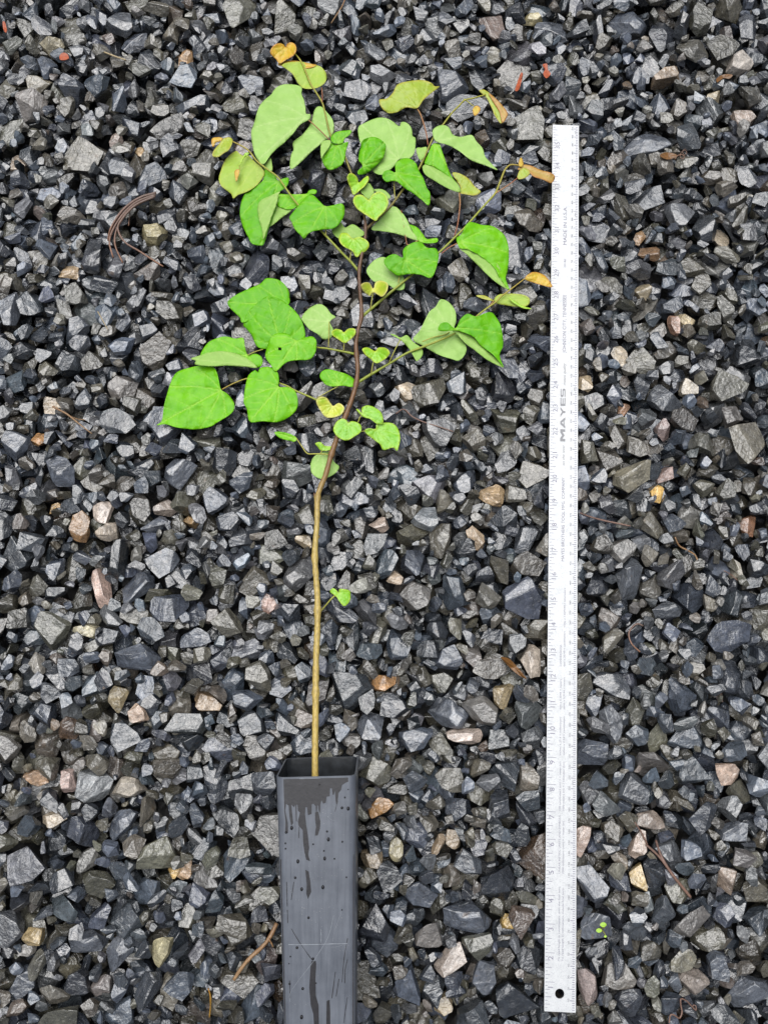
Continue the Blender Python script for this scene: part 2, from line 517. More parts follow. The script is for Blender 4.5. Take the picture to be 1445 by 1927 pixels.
STONES = []
def try_drop(pr, R, s, cx, cy):
    """resting height of a stone over (cx, cy); None if it would stand too high"""
    N = pr['N'] @ R.T
    D = pr['D'] * s
    V = pr['lo'][0] @ R.T * s
    x0, y0 = V[:, 0].min(), V[:, 1].min()
    x1, y1 = V[:, 0].max(), V[:, 1].max()
    i0, i1 = int(math.floor((cx + x0 - TX0) / CELL)), int(math.ceil((cx + x1 - TX0) / CELL))
    j0, j1 = int(math.floor((cy + y0 - TY0) / CELL)), int(math.ceil((cy + y1 - TY0) / CELL))
    ix, jy = np.arange(i0, i1), np.arange(j0, j1)
    X = (TX0 + (ix + 0.5) * CELL - cx)[None, :]
    Y = (TY0 + (jy + 0.5) * CELL - cy)[:, None]
    up = N[:, 2] > 0.02
    dn = N[:, 2] < -0.02
    top = np.full((len(jy), len(ix)), 1e3); bot = np.full((len(jy), len(ix)), -1e3)
    for n, d in zip(N[up], D[up]): np.minimum(top, (d - n[0] * X - n[1] * Y) / n[2], out=top)
    for n, d in zip(N[dn], D[dn]): np.maximum(bot, (d - n[0] * X - n[1] * Y) / n[2], out=bot)
    ins = top > bot
    if ins.sum() < 6: return None
    J, I = (jy % NY)[:, None], (ix % NX)[None, :]
    h = Hm[J, I]
    gap = np.where(ins, h - bot, -1e3)
    z = gap.max()
    void = float(((bot + z - h)[ins]).mean())
    return z, void, top + z, ins, J, I

def place(pr, R, s, cx, cy, res, **info):
    z, void, top, ins, J, I = res
    h = Hm[J, I]
    m = ins & (top > h)
    Hm[J, I] = np.where(m, top, h)
    o = OWN[J, I]
    OWN[J, I] = np.where(m, len(STONES), o)
    STONES.append(dict(p=pr, R=R, s=s, c=(cx, cy, z), **info))
    return m, J, I

def rand_R(flat):
    tilt = abs(rng.normal(0, 0.26)) if flat else math.acos(rng.uniform(-1, 1))
    return rot_from(rng.uniform(0, 6.283), tilt, rng.uniform(0, 6.283))

def fill(n, smin, smean, smax, ncand, over=0.0, flatp=0.6, stop=None):
    """drop n stones, each on one of the lowest of some random spots"""
    fails = 0
    for _ in range(n):
        s = float(np.clip(rng.lognormal(math.log(smean), 0.33), smin, smax))
        ci = rng.integers(0, NX, ncand); cj = rng.integers(0, NY, ncand)
        r_ = max(1, int(s * 0.5 / CELL))
        lev = np.array([Hm[[j, (j + r_) % NY, (j - r_) % NY, j, j], [i, i, i, (i + r_) % NX, (i - r_) % NX]].mean() - LIM[j, i] for i, j in zip(ci, cj)])
        best = None
        for k in np.argsort(lev)[:2]:
            for _o in range(2):
                pr = PROTO[int(rng.integers(len(PROTO)))]
                R = rand_R(rng.random() < flatp)
                cx, cy = gx[ci[k]], gy[cj[k]]
                res = try_drop(pr, R, s, cx, cy)
                if res is None: continue
                z, void, top, ins, J, I = res
                if (np.where(ins, top, -1) > LIM[J, I] + over).any(): continue
                if (PROT[J, I] & ins & (top > Hm[J, I])).sum() > 0.08 * ins.sum() + 1: continue
                sc = void + 0.6 * (z - BASE)
                if best is None or sc < best[0]: best = (sc, pr, R, cx, cy, res)
        if best is None:
            fails += 1
            if stop and fails > stop: break
            continue
        place(best[1], best[2], s, best[3], best[4], best[5])

# stones that stand out in the photograph: pixel, size in pixels, direction of the long side, colour, label
T = 'stone'
SPECIAL = [
 (96, 81, 46, 38, 15, (150, 140, 112), 'tan-grey pebble near the top left corner above two rusty flecks'),
 (342, 91, 42, 28, 80, (186, 146, 98), 'small orange-tan upright stone near the top edge, left of the sapling tip'),
 (280, 440, 56, 42, 10, (172, 160, 118), 'large rounded khaki stone beside the bundle of dry stems'),
 (256, 279, 24, 20, 80, (190, 158, 112), 'tiny yellowish tan stone left of the curled yellow leaf'),
 (22, 292, 36, 32, 60, (186, 164, 140), 'knobbly beige stone at the left edge, upper part'),
 (68, 155, 54, 34, -8, (136, 128, 108), 'olive-grey oval stone below the tan-grey pebble at top left'),
 (211, 250, 38, 28, 70, (176, 158, 146), 'pale pinkish stone left of the curled yellow leaf, above the dry stem bundle'),
 (82, 756, 44, 38, -10, (184, 160, 122), 'tan block-shaped stone with a dry twig leaning on it'),
 (69, 822, 34, 32, 0, (188, 138, 82), 'small rough orange stone below the tan block with the twig'),
 (126, 502, 38, 28, 10, (168, 140, 100), 'tan and ochre stone lower left of the dry stem bundle'),
 (94, 953, 32, 22, 5, (206, 162, 88), 'small golden ochre stone left of the pinkish beige stone'),
 (154, 990, 64, 36, 80, (134, 98, 54), 'smooth brown oval stone standing beside the pinkish beige stone'),
 (190, 957, 50, 46, 60, (190, 174, 160), 'pinkish beige blocky stone above the long pink stone'),
 (188, 1107, 82, 38, -62, (198, 168, 152), 'long wedge-shaped pink stone on the left side'),
 (150, 1187, 52, 28, -8, (206, 196, 160), 'cream coloured flat pebble under the long pink stone'),
 (301, 950, 46, 36, 20, (158, 144, 132), 'taupe stone right of the pinkish beige stone'),
 (349, 983, 34, 26, 0, (176, 142, 92), 'small tan stone lower right of the taupe stone'),
 (195, 1000, 46, 38, -10, (170, 156, 138), 'granular beige stone directly under the pinkish beige stone'),
 (504, 1142, 44, 32, 80, (184, 148, 132), 'salmon pink stone left of the stem, level with its lowest leaf'),
 (930, 928, 50, 44, -30, (186, 156, 114), 'rounded tan pebble left of the yardstick at the 19 inch mark'),
 (721, 1291, 50, 32, -8, (188, 138, 82), 'glossy orange-tan pebble right of the lower stem'),
 (900, 1010, 52, 32, -60, (176, 152, 122), 'beige stone with ochre edge below the rounded tan pebble'),
 (998, 1241, 64, 42, 85, (176, 162, 146), 'large pale beige stone touching the yardstick at the 13 inch mark'),
 (874, 1385, 74, 32, 5, (190, 172, 158), 'long pinkish stone left of the yardstick at the 10 inch mark'),
 (940, 1307, 52, 38, 70, (146, 128, 92), 'olive-tan stone below the large pale beige stone'),
 (715, 981, 38, 32, -20, (178, 158, 142), 'pinkish tan stone right of the stem bend'),
 (745, 1085, 32, 30, 0, (172, 150, 124), 'small tan stone right of the stem, above the lowest leaf'),
 (721, 1528, 50, 38, 60, (186, 136, 72), 'ochre and rust stone beside the right wall of the pot'),
 (745, 1608, 48, 30, 85, (168, 158, 122), 'olive-tan upright stone right of the pot'),
 (827, 1591, 42, 26, 85, (158, 136, 108), 'narrow brownish stone, left of a similar tan one, right of the pot'),
 (857, 1590, 36, 32, 80, (166, 146, 118), 'square tan stone, right neighbour of the narrow brownish one'),
 (964, 1746, 32, 26, 60, (208, 170, 84), 'small bright yellow stone left of the yardstick at the 3 inch mark'),
 (698, 1627, 44, 40, 20, (158, 140, 112), 'rough tan stone against the right wall of the pot, below the ochre one'),
 (842, 1816, 66, 46, 20, (160, 146, 134), 'large pinkish grey stone in the lower middle, between pot and yardstick'),
 (839, 1908, 42, 36, 80, (170, 152, 120), 'tan stone at the bottom edge between pot and yardstick'),
 (1107, 711, 38, 34, 60, (170, 150, 118), 'tan pebble touching the right edge of the yardstick at 24 inches'),
 (1240, 926, 38, 28, 80, (222, 178, 90), 'bright yellow angular chip on the right side'),
 (1260, 894, 36, 32, 0, (184, 154, 142), 'pink stone just above the bright yellow chip'),
 (1305, 725, 40, 36, -60, (182, 170, 150), 'cream stone with rusty rim right of the yardstick, above the yellow chip'),
 (1185, 759, 34, 22, 40, (182, 138, 104), 'small orange-pink sliver right of the yardstick at 23 inches'),
 (1418, 984, 46, 36, 70, (136, 96, 68), 'reddish brown stone near the right edge below the middle'),
 (1251, 804, 42, 34, 80, (148, 128, 122), 'mauve-grey stone above the pink one on the right'),
 (1298, 599, 36, 28, -5, (220, 200, 158), 'crumbly cream-yellow stone right of the yardstick'),
 (1268, 606, 44, 20, 88, (160, 122, 98), 'narrow pinkish brown upright stone beside the cream-yellow one'),
 (1173, 665, 42, 36, 70, (172, 156, 130), 'pale tan pear-shaped stone right of the yardstick at 25 inches'),
 (1228, 468, 46, 34, -20, (130, 100, 70), 'brown angular stone right of the yardstick at 30 inches'),
 (1211, 434, 32, 22, 70, (178, 140, 98), 'small light brown stone above the brown angular one'),
 (1220, 542, 38, 36, 30, (160, 146, 118), 'round yellowish grey stone below the brown angular one'),
 (1361, 438, 52, 42, 60, (160, 146, 124), 'tan triangular pitted stone near the right edge, upper part'),
 (1002, 22, 40, 26, 20, (178, 164, 116), 'yellowish stone at the top edge above the yardstick'),
 (1396, 111, 50, 46, 70, (178, 168, 156), 'large pale beige rounded stone near the top right corner'),
 (1012, 186, 36, 22, 0, (148, 142, 122), 'smooth pale oval pebble just above the yardstick end'),
 (1346, 180, 30, 28, 60, (160, 146, 118), 'small tan pebble lower left of the large beige stone at top right'),
 (1255, 141, 54, 32, 8, (140, 118, 92), 'brownish stone with orange stain in the upper right'),
 (1406, 215, 48, 40, -20, (156, 138, 124), 'mottled pinkish tan stone at the right edge, upper part'),
 (124, 1476, 46, 30, -70, (194, 168, 158), 'smooth pink stone on the lower left'),
 (65, 1462, 46, 34, 10, (172, 138, 104), 'mottled orange-beige stone left of the smooth pink one'),
 (257, 1347, 42, 36, -40, (176, 150, 128), 'tan-pink blocky stone left of the pot mouth'),
 (232, 1487, 72, 40, 12, (174, 164, 148), 'long pale beige stone with rusty pits, left of the pot'),
 (104, 1548, 54, 30, 15, (166, 150, 126), 'beige oblong stone under the smooth pink one'),
 (311, 1654, 26, 22, 0, (210, 172, 96), 'small yellow stone left of the pot'),
 (344, 1644, 46, 28, 65, (186, 152, 114), 'tan-orange upright stone beside the small yellow one'),
 (65, 1771, 48, 42, 60, (172, 148, 100), 'ochre-tan block at the lower left edge'),
 (293, 1795, 64, 40, 65, (178, 168, 128), 'pale olive-cream curved stone in the lower left'),
 (392, 1327, 66, 34, -25, (140, 116, 86), 'long brown and grey stone left of the pot mouth'),
 (212, 1318, 50, 34, 70, (150, 134, 98), 'olive-tan stone above the tan-pink blocky one'),
 (1371, 1453, 46, 42, 10, (174, 148, 128), 'rounded pinkish tan stone near the right edge, lower part'),
 (1210, 1655, 52, 36, 85, (186, 160, 106), 'yellow-tan knobbly stone beside the forked dry stem'),
 (1204, 1596, 60, 32, 80, (164, 144, 128), 'pale pinkish upright stone just above the yellow-tan knobbly one'),
 (1097, 1588, 60, 36, 85, (178, 154, 138), 'pinkish stone half under the yardstick edge at 6 inches'),
 (1108, 1853, 74, 40, -70, (150, 134, 128), 'long pinkish grey stone beside the lower end of the yardstick'),
 (1225, 1550, 52, 46, 20, (140, 126, 114), 'taupe angular stone above the forked dry stem'),
 (1381, 1664, 54, 46, -30, (152, 134, 118), 'tan and pink rough stone at the right edge, lower part'),
 (1309, 1850, 46, 40, 40, (158, 146, 136), 'taupe stone with pits above the curly tendril'),
 (575, 1011, 40, 28, -15, (184, 164, 130), 'buff stone half under the stem bend'),
 (767, 732, 42, 38, 10, (172, 152, 122), 'round buff stone right of the stem among the lower leaves'),
]
# big dark slabs that can be told apart; they stay plain pieces of the bed
DARK = [(1222, 268, 104, 46, 28), (18, 578, 74, 44, 80), (1185, 1090, 96, 46, 78), (258, 1240, 116, 42, 8), (112, 885, 72, 48, -55),
        (1415, 1868, 96, 46, 28), (1222, 370, 76, 40, 18), (246, 1108, 66, 56, 20), (1118, 1668, 80, 56, -70), (1258, 750, 66, 52, -50),
        (470, 1370, 60, 50, -30), (232, 1548, 96, 28, 55), (218, 1808, 74, 50, 70), (155, 1790, 72, 44, 5), (700, 1370, 60, 54, 40),
        (848, 1345, 80, 52, -25), (875, 1735, 100, 60, -20), (795, 1690, 58, 52, -40), (912, 1850, 60, 56, 60), (1118, 1420, 66, 56, 10),
        (1190, 1480, 60, 64, 0), (1390, 1570, 64, 34, 0), (250, 68, 74, 34, 40), (230, 45, 56, 48, 50), (470, 150, 50, 46, 0),
        (560, 100, 62, 40, 10), (1180, 40, 70, 46, -40), (360, 1200, 60, 40, 30), (400, 940, 52, 50, 60), (450, 1010, 48, 40, 0),
        (780, 1060, 52, 50, -40), (850, 1240, 54, 46, 60), (1260, 1150, 64, 34, 12), (300, 1060, 60, 50, 30), (990, 1010, 70, 40, 60),
        (880, 900, 52, 46, 10), (1130, 1750, 54, 66, 80), (1370, 1350, 60, 40, -30), (1160, 1290, 84, 44, -30), (330, 880, 60, 52, 60)]

fill(3400, 0.0075, 0.0125, 0.0200, 9, over=-0.010)
def put_special(px, py, w, h, ang, pool, over, zguess=-0.006, **info):
    p = at(px, py, zguess)
    mpp = (at(px + 10, py, zguess) - p).length / 10
    a, b = w * mpp / 2, h * mpp / 2
    best = None
    for _ in range(46):
        pr = pool[int(rng.integers(len(pool)))]
        tilt = abs(rng.normal(0, 0.16))
        R = rot_from(math.radians(ang) + rng.normal(0, 0.12), tilt, rng.uniform(0, 6.28))
        V = pr['lo'][0] @ np.array(Matrix.Rotation(-math.radians(ang), 3, 'Z')) .T
        W_ = pr['lo'][0] @ R.T
        c, s_ = math.cos(math.radians(ang)), math.sin(math.radians(ang))
        u, v = W_[:, 0] * c + W_[:, 1] * s_, -W_[:, 0] * s_ + W_[:, 1] * c
        eu, ev = np.ptp(u) / 2, np.ptp(v) / 2
        s = math.sqrt((a / eu) * (b / ev))
        asp = abs(math.log((a / b) / (eu / ev)))
        cx, cy = p.x + rng.normal(0, 0.0015) - (u.max() + u.min()) / 2 * s * c + (v.max() + v.min()) / 2 * s * s_, \
                 p.y + rng.normal(0, 0.0015) - (u.max() + u.min()) / 2 * s * s_ - (v.max() + v.min()) / 2 * s * c
        res = try_drop(pr, R, s, cx, cy)
        if res is None: continue
        z, void, top, ins, J, I = res
        ex = (np.where(ins, top, -1) - LIM[J, I]).max()
        if (PROT[J, I] & ins).sum() > 0.12 * ins.sum(): asp += 0.6
        if ((M_RUL | M_POTM)[J, I] & ins & (top > GTOP)).any(): asp += 3.0
        sc = asp + max(0.0, ex - over) * 160 + void * 25
        if best is None or sc < best[0]: best = (sc, pr, R, s, cx, cy, res)
    if best is None or best[0] > 2.6: return None
    m, J, I = place(best[1], best[2], best[3], best[4], best[5], best[6], **info)
    q = PROT[J, I]
    PROT[J, I] = q | m
    return True

random.seed(3)
for k, (px, py, w, h, a, col, lab) in enumerate(SPECIAL):
    put_special(px, py, w, h, a, PROTO if max(w, h) / min(w, h) > 1.5 else BLOCKS + SLABS, 0.004, special=k)
for (px, py, w, h, a) in DARK:
    put_special(px, py, w, h, a, SLABS, 0.003, dark=1)
fill(4300, 0.0098, 0.0146, 0.0240, 10, over=0.0020, flatp=0.72)
fill(3400, 0.0060, 0.0092, 0.0135, 11, over=0.001)
fill(2600, 0.0042, 0.0066, 0.0095, 16, over=0.0)
print('stones', len(STONES))

# ------------------------------------------------------------------ gravel: colours and meshes
area = np.bincount(OWN[OWN >= 0].ravel(), minlength=len(STONES))
hid = M_RUL | M_POTM
shown = np.bincount(OWN[(OWN >= 0) & ~hid].ravel(), minlength=len(STONES))

PAL = [((90, 98, 110), 0.0, 5.2), ((74, 79, 86), 0.05, 3.6), ((103, 105, 108), 0.2, 2.6), ((98, 95, 84), 0.5, 3.0), ((112, 107, 95), 0.7, 1.9),
       ((88, 84, 72), 0.5, 2.2), ((118, 115, 109), 0.85, 0.9), ((118, 109, 102), 0.6, 0.22), ((108, 95, 84), 0.5, 0.14), ((92, 75, 60), 0.4, 0.10), ((58, 63, 70), 0.0, 3.4)]
pw = np.array([p[2] for p in PAL]); pw = pw / pw.sum()
def stone_look(st):
    if 'special' in st:
        c = srgb(*SPECIAL[st['special']][5])
        c = np.array(c); return (c * 0.86 + c.mean() * 0.14) * 0.95, 0.4
    if 'dark' in st:
        c = srgb(*[(94, 100, 111), (102, 107, 116), (84, 88, 94)][int(rng.integers(3))])
        return np.array(c) * 0.7, 0.0
    c, g, _ = PAL[int(rng.choice(len(PAL), p=pw))]
    c = np.array(srgb(*c)) * 0.62 * rng.lognormal(0, 0.34)
    return c * (1 + rng.normal(0, 0.025, 3)), g

for st in STONES:
    st['col'], st['grain'] = stone_look(st)
    st['off'] = rng.uniform(-3, 3, 3)

def stone_arrays(st, lod):
    V, T_ = st['p'][lod]
    P = V @ st['R'].T * st['s'] + np.array(st['c'])
    rest = V * st['s'] + st['off']
    return P, T_, rest

def mesh_np(name, P, T_, tint, rest, grain, smooth=False):
    me = bpy.data.meshes.new(name)
    nv, nt = len(P), len(T_)
    me.vertices.add(nv)
    me.vertices.foreach_set('co', P.astype(np.float32).ravel())
    me.loops.add(nt * 3)
    me.loops.foreach_set('vertex_index', T_.astype(np.int32).ravel())
    me.polygons.add(nt)
    me.polygons.foreach_set('loop_start', np.arange(0, nt * 3, 3, dtype=np.int32))
    me.polygons.foreach_set('use_smooth', np.full(nt, smooth))
    me.update(calc_edges=True)
    a = me.attributes.new('tint', 'FLOAT_COLOR', 'POINT')
    a.data.foreach_set('color', np.c_[tint, np.ones(nv)].astype(np.float32).ravel())
    a = me.attributes.new('rest', 'FLOAT_VECTOR', 'POINT')
    a.data.foreach_set('vector', rest.astype(np.float32).ravel())
    a = me.attributes.new('grain', 'FLOAT', 'POINT')
    a.data.foreach_set('value', grain.astype(np.float32))
    me.materials.append(M_STONE)
    return me

# ground sheet under the loose stone
gb = bmesh.new()
bmesh.ops.create_grid(gb, x_segments=8, y_segments=8, size=6.0)
ground = bm_obj('gravel_bed', gb, M_GROUND, None, False, (0, 0.2, BASE - 0.0005))
tag(ground, 'bed of wet dark grey crushed stone that everything lies on', kind='structure')

inframe = []
for i, st in enumerate(STONES):
    px, py = to_px(st['c'])
    st['in'] = -20 < px < PW + 20 and -20 < py < PH + 20
order = [i for i in np.argsort(-shown) if STONES[i]['in'] and 'special' not in STONES[i] and 8 < to_px(STONES[i]['c'])[0] < PW - 8 and 8 < to_px(STONES[i]['c'])[1] < PH - 8]
single = set(order[:300])

def link_stone(name, i, parent):
    st = STONES[i]
    P, T_, rest = stone_arrays(st, 'hi')
    c = np.array(st['c'])
    me = mesh_np(name, P - c, T_, np.tile(st['col'], (len(P), 1)), rest, np.full(len(P), st['grain']))
    o = bpy.data.objects.new(name, me)
    C.objects.link(o)
    if parent:
        o.parent = parent
        o.location = Vector(c) - parent.location
    else:
        o.location = c
    return o

for i in order[:300]:
    link_stone('stone', i, ground)
for i, st in enumerate(STONES):
    if 'special' in st:
        o = link_stone('pebble', i, None)
        tag(o, SPECIAL[st['special']][6], 'stone', 'light and reddish stones scattered in the dark gravel')

def bulk(name, items, parent):
    """items: (stone index, lod, dx, dy)"""
    Ps, Ts, Cs, Rs, Gs, nb = [], [], [], [], [], 0
    for i, lod, dx, dy in items:
        st = STONES[i]
        P, T_, rest = stone_arrays(st, lod)
        Ps.append(P + np.array((dx, dy, 0))); Ts.append(T_ + nb); nb += len(P)
        Cs.append(np.tile(st['col'] if not ('special' in st and (dx or dy)) else np.array((0.1, 0.1, 0.1)), (len(P), 1)))
        Rs.append(rest); Gs.append(np.full(len(P), st['grain']))
    P = np.concatenate(Ps) - np.array(ground.location)
    me = mesh_np(name, P, np.concatenate(Ts), np.concatenate(Cs), np.concatenate(Rs), np.concatenate(Gs))
    o = bpy.data.objects.new(name, me)
    C.objects.link(o)
    o.parent = parent
    tag(o, kind='stuff')
    return o

items = []
for i, st in enumerate(STONES):
    if i in single or 'special' in st: continue
    items.append((i, ('hi' if shown[i] >= 190 else 'mid' if shown[i] >= 40 else 'lo') if st['in'] else 'lo', 0, 0))
# the bed goes on outside the picture
for ty in (-1, 0, 1):
    for tx in (-1, 0, 1):
        if tx == 0 and ty == 0: continue
        for i, st in enumerate(STONES):
            if area[i] < 8: continue
            x, y = st['c'][0] + tx * TW, st['c'][1] + ty * TH_
            if area[i] >= 24 and abs(x) < TW / 2 + 0.6 and TY0 - 0.5 < y < TY0 + TH_ + 0.75:
                items.append((i, 'lo', tx * TW, ty * TH_))
bulk('loose_gravel', items, ground)

def gz(x, y, r=0.003):
    """top of the gravel around a point"""
    k = max(1, int(r / CELL))
    i, j = int((x - TX0) / CELL), int((y - TY0) / CELL)
    return float(Hm[np.arange(j - k, j + k + 1)[:, None] % NY, np.arange(i - k, i + k + 1)[None, :] % NX].max())

# ------------------------------------------------------------------ yardstick
yard = empty('yardstick', (rb.x, rb.y, -RUL_T), r_ang)
tag(yard, 'pale aluminium yardstick with inch and millimetre scales lying right of the sapling', 'ruler')
def u2x(u): return (u - 0.5) * RUL_W

bm = bmesh.new()
cr = 0.0008
outer = []
for cx, cy, a0 in ((RUL_W / 2 - cr, RUL_L - cr, 0), (-RUL_W / 2 + cr, RUL_L - cr, 90), (-RUL_W / 2 + cr, cr, 180), (RUL_W / 2 - cr, cr, 270)):
    for k in range(4):
        a = math.radians(a0 + 30 * k)
        outer.append((cx + cr * math.cos(a), cy + cr * math.sin(a)))
hr, hc = 0.148 * RUL_W, (u2x(0.484), 0.615 * IN)
hole = [(hc[0] + hr * math.cos(2 * math.pi * k / 28), hc[1] + hr * math.sin(2 * math.pi * k / 28)) for k in range(28)]
edges = []
for loop in (outer, hole):
    vs = [bm.verts.new((x, y, RUL_T)) for x, y in loop]
    edges += [bm.edges.new((vs[k], vs[(k + 1) % len(vs)])) for k in range(len(vs))]
bmesh.ops.triangle_fill(bm, edges=edges, use_beauty=True, normal=(0, 0, 1))
r_ = bmesh.ops.extrude_face_region(bm, geom=bm.faces[:])
bmesh.ops.translate(bm, verts=[v for v in r_['geom'] if isinstance(v, bmesh.types.BMVert)], vec=(0, 0, -RUL_T))
bmesh.ops.recalc_face_normals(bm, faces=bm.faces[:])
blade = bm_obj('blade', bm, M_RULER, yard)
a = blade.data.attributes.new('rest', 'FLOAT_VECTOR', 'POINT')
a.data.foreach_set('vector', np.array([v.co[:] for v in blade.data.vertices], dtype=np.float32).ravel())

def ticks(name, rects, mat):
    V, Fc = [], []
    for (x0, x1, y, w) in rects:
        b = len(V)
        z = RUL_T + 0.00012
        V += [(x0, y - w / 2, z), (x1, y - w / 2, z), (x1, y + w / 2, z), (x0, y + w / 2, z)]
        Fc.append((b, b + 1, b + 2, b + 3))
    return new_mesh(name, V, Fc, mat, yard, False)
tr = []
for k in range(1, 288):
    ln = 0.29 if k % 8 == 0 else 0.195 if k % 4 == 0 else 0.15 if k % 2 == 0 else 0.075
    tr.append((u2x(0.025), u2x(0.025 + ln), k * IN / 8, 0.00042))
ticks('inch_scale', tr, M_INK)
tr = []
for k in range(1, 457):
    ln = 0.145 if k % 5 == 0 else 0.075
    tr.append((u2x(0.955 - ln), u2x(0.955), k * 0.002, 0.00058))
ticks('millimetre_scale', tr, M_INK)

# printed figures and words: set as text, laid flat on the blade, reading up the stick
TEXTS = []
def text(name, s, u0, u1, s0, s1, mat, bold=0.0, shear=0.0, join=None):
    """letters with their tops at u0 and feet at u1, running from s0 to s1 inches"""
    cu = bpy.data.curves.new('t', 'FONT')
    cu.body = s
    cu.size = 1.0
    cu.offset = bold
    cu.shear = shear
    cu.resolution_u = 3
    o = bpy.data.objects.new('t', cu)
    C.objects.link(o)
    TEXTS.append((o, name, u0, u1, s0, s1, mat, join, s))
for k in range(1, 36):
    if k < 10: text('numeral', str(k), 0.105, 0.265, k - 0.275, k - 0.075, M_INK)
    else:
        text('numeral', str(k)[0], 0.105, 0.265, k - 0.165, k - 0.035, M_INK)
        text('numeral', str(k)[1], 0.105, 0.265, k + 0.035, k + 0.165, M_INK)
for k in range(1, 92):
    n = str(k * 10)
    c = k * 10 / 25.4
    w = 0.105 if len(n) == 2 else 0.155
    text('millimetre_numerals', n, 0.728, 0.788, c - w / 2 + 0.015, c + w / 2 + 0.015, M_INKD, 0.0, 0, 'mm')
for c in range(1, 10):
    text('millimetre_numerals', 'mm', 0.855, 0.885, c * 100 / 25.4 + 0.16, c * 100 / 25.4 + 0.29, M_INK, 0.0, 0, 'mm')
L1, L2 = (0.415, 0.475), (0.535, 0.595)
text('lettering', 'To read length in centimeters, omit the final zero.', *L1, 1.73, 4.35, M_INK)
text('lettering', 'To read length in millimeters, include final zero.', *L2, 1.73, 4.30, M_INK)
text('lettering', 'LINEAR METRIC UNITS AND SYMBOLS', *L1, 4.80, 6.88, M_INK)
text('lettering', '1000 millimeters (mm) = 1 meter (m)', *L2, 4.80, 6.68, M_INK)
text('lettering', '100 centimeters (cm) = 1 meter (m)', *L1, 7.06, 8.86, M_INK)
text('lettering', '1000 meters (m) = 1 kilometer (km)', *L2, 7.06, 8.86, M_INK)
text('lettering', 'inches x 25.4 = millimeters', *L1, 9.10, 10.52, M_INK)
text('lettering', 'inches x 2.54 = centimeters', *L2, 9.10, 10.56, M_INK)
text('lettering', 'feet x 0.3048 = meters', *L1, 10.82, 11.98, M_INK)
text('lettering', 'yards x 0.9144 = meters', *L2, 10.82, 12.05, M_INK)
text('lettering', 'CONVERSIONS', *L1, 12.47, 13.31, M_INK)
text('lettering', 'feet x 30.48 = centimeters', *L2, 12.47, 13.84, M_INK)
text('lettering', 'miles x 1.609344 = kilometers', *L2, 14.0, 15.55, M_INK)
text('lettering', 'MAYES BROTHERS TOOL MFG. COMPANY', 0.44, 0.545, 16.62, 20.06, M_INK)
text('lettering', 'on the level', 0.445, 0.54, 20.57, 21.43, M_LOGO, 0.0, 0.35)

text('lettering', 'means quality', 0.45, 0.56, 24.0, 24.97, M_LOGO, 0.0, 0.35)
text('lettering', 'JOHNSON CITY, TENNESSEE', 0.43, 0.56, 25.42, 28.02, M_INK)
text('lettering', '10183', 0.46, 0.54, 29.28, 29.66, M_INK)
text('lettering', 'MADE IN U.S.A.', 0.43, 0.56, 30.3, 32.1, M_INK)
bpy.context.view_layer.update()
dg = bpy.context.evaluated_depsgraph_get()
joined = ([], [])
for (o, name, u0, u1, s0, s1, mat, join, body) in TEXTS:
    me = bpy.data.meshes.new_from_object(o.evaluated_get(dg))
    n = len(me.vertices)
    co = np.zeros(n * 3, dtype=np.float32)
    me.vertices.foreach_get('co', co)
    co = co.reshape(-1, 3)
    x0, x1, y0, y1 = co[:, 0].min(), co[:, 0].max(), co[:, 1].min(), co[:, 1].max()
    if ',' in body or '(' in body or 'y' in body: y0 = max(y0, -0.02); y1 = min(y1, 0.74)
    sx = (s1 - s0) * IN / (x1 - x0)
    sy = (u1 - u0) * RUL_W / (y1 - y0)
    if name == 'numeral' and sx > sy * 1.1:
        s0 = (s0 + s1) / 2 - (x1 - x0) * sy * 0.55 / IN
        sx = sy * 1.1
    V = np.c_[u2x(u1) - (co[:, 1] - y0) * sy, s0 * IN + (co[:, 0] - x0) * sx, np.full(n, RUL_T + 0.00014)]
    Fc = [tuple(p.vertices) for p in me.polygons]
    bpy.data.meshes.remove(me)
    if join:
        b = len(joined[0])
        joined[0].extend(map(tuple, V))
        joined[1].extend(tuple(i + b for i in f) for f in Fc)
    else:
        q = new_mesh(name, V, Fc, mat, yard, False)
for rec in TEXTS:
    cu = rec[0].data
    bpy.data.objects.remove(rec[0])
    bpy.data.curves.remove(cu)
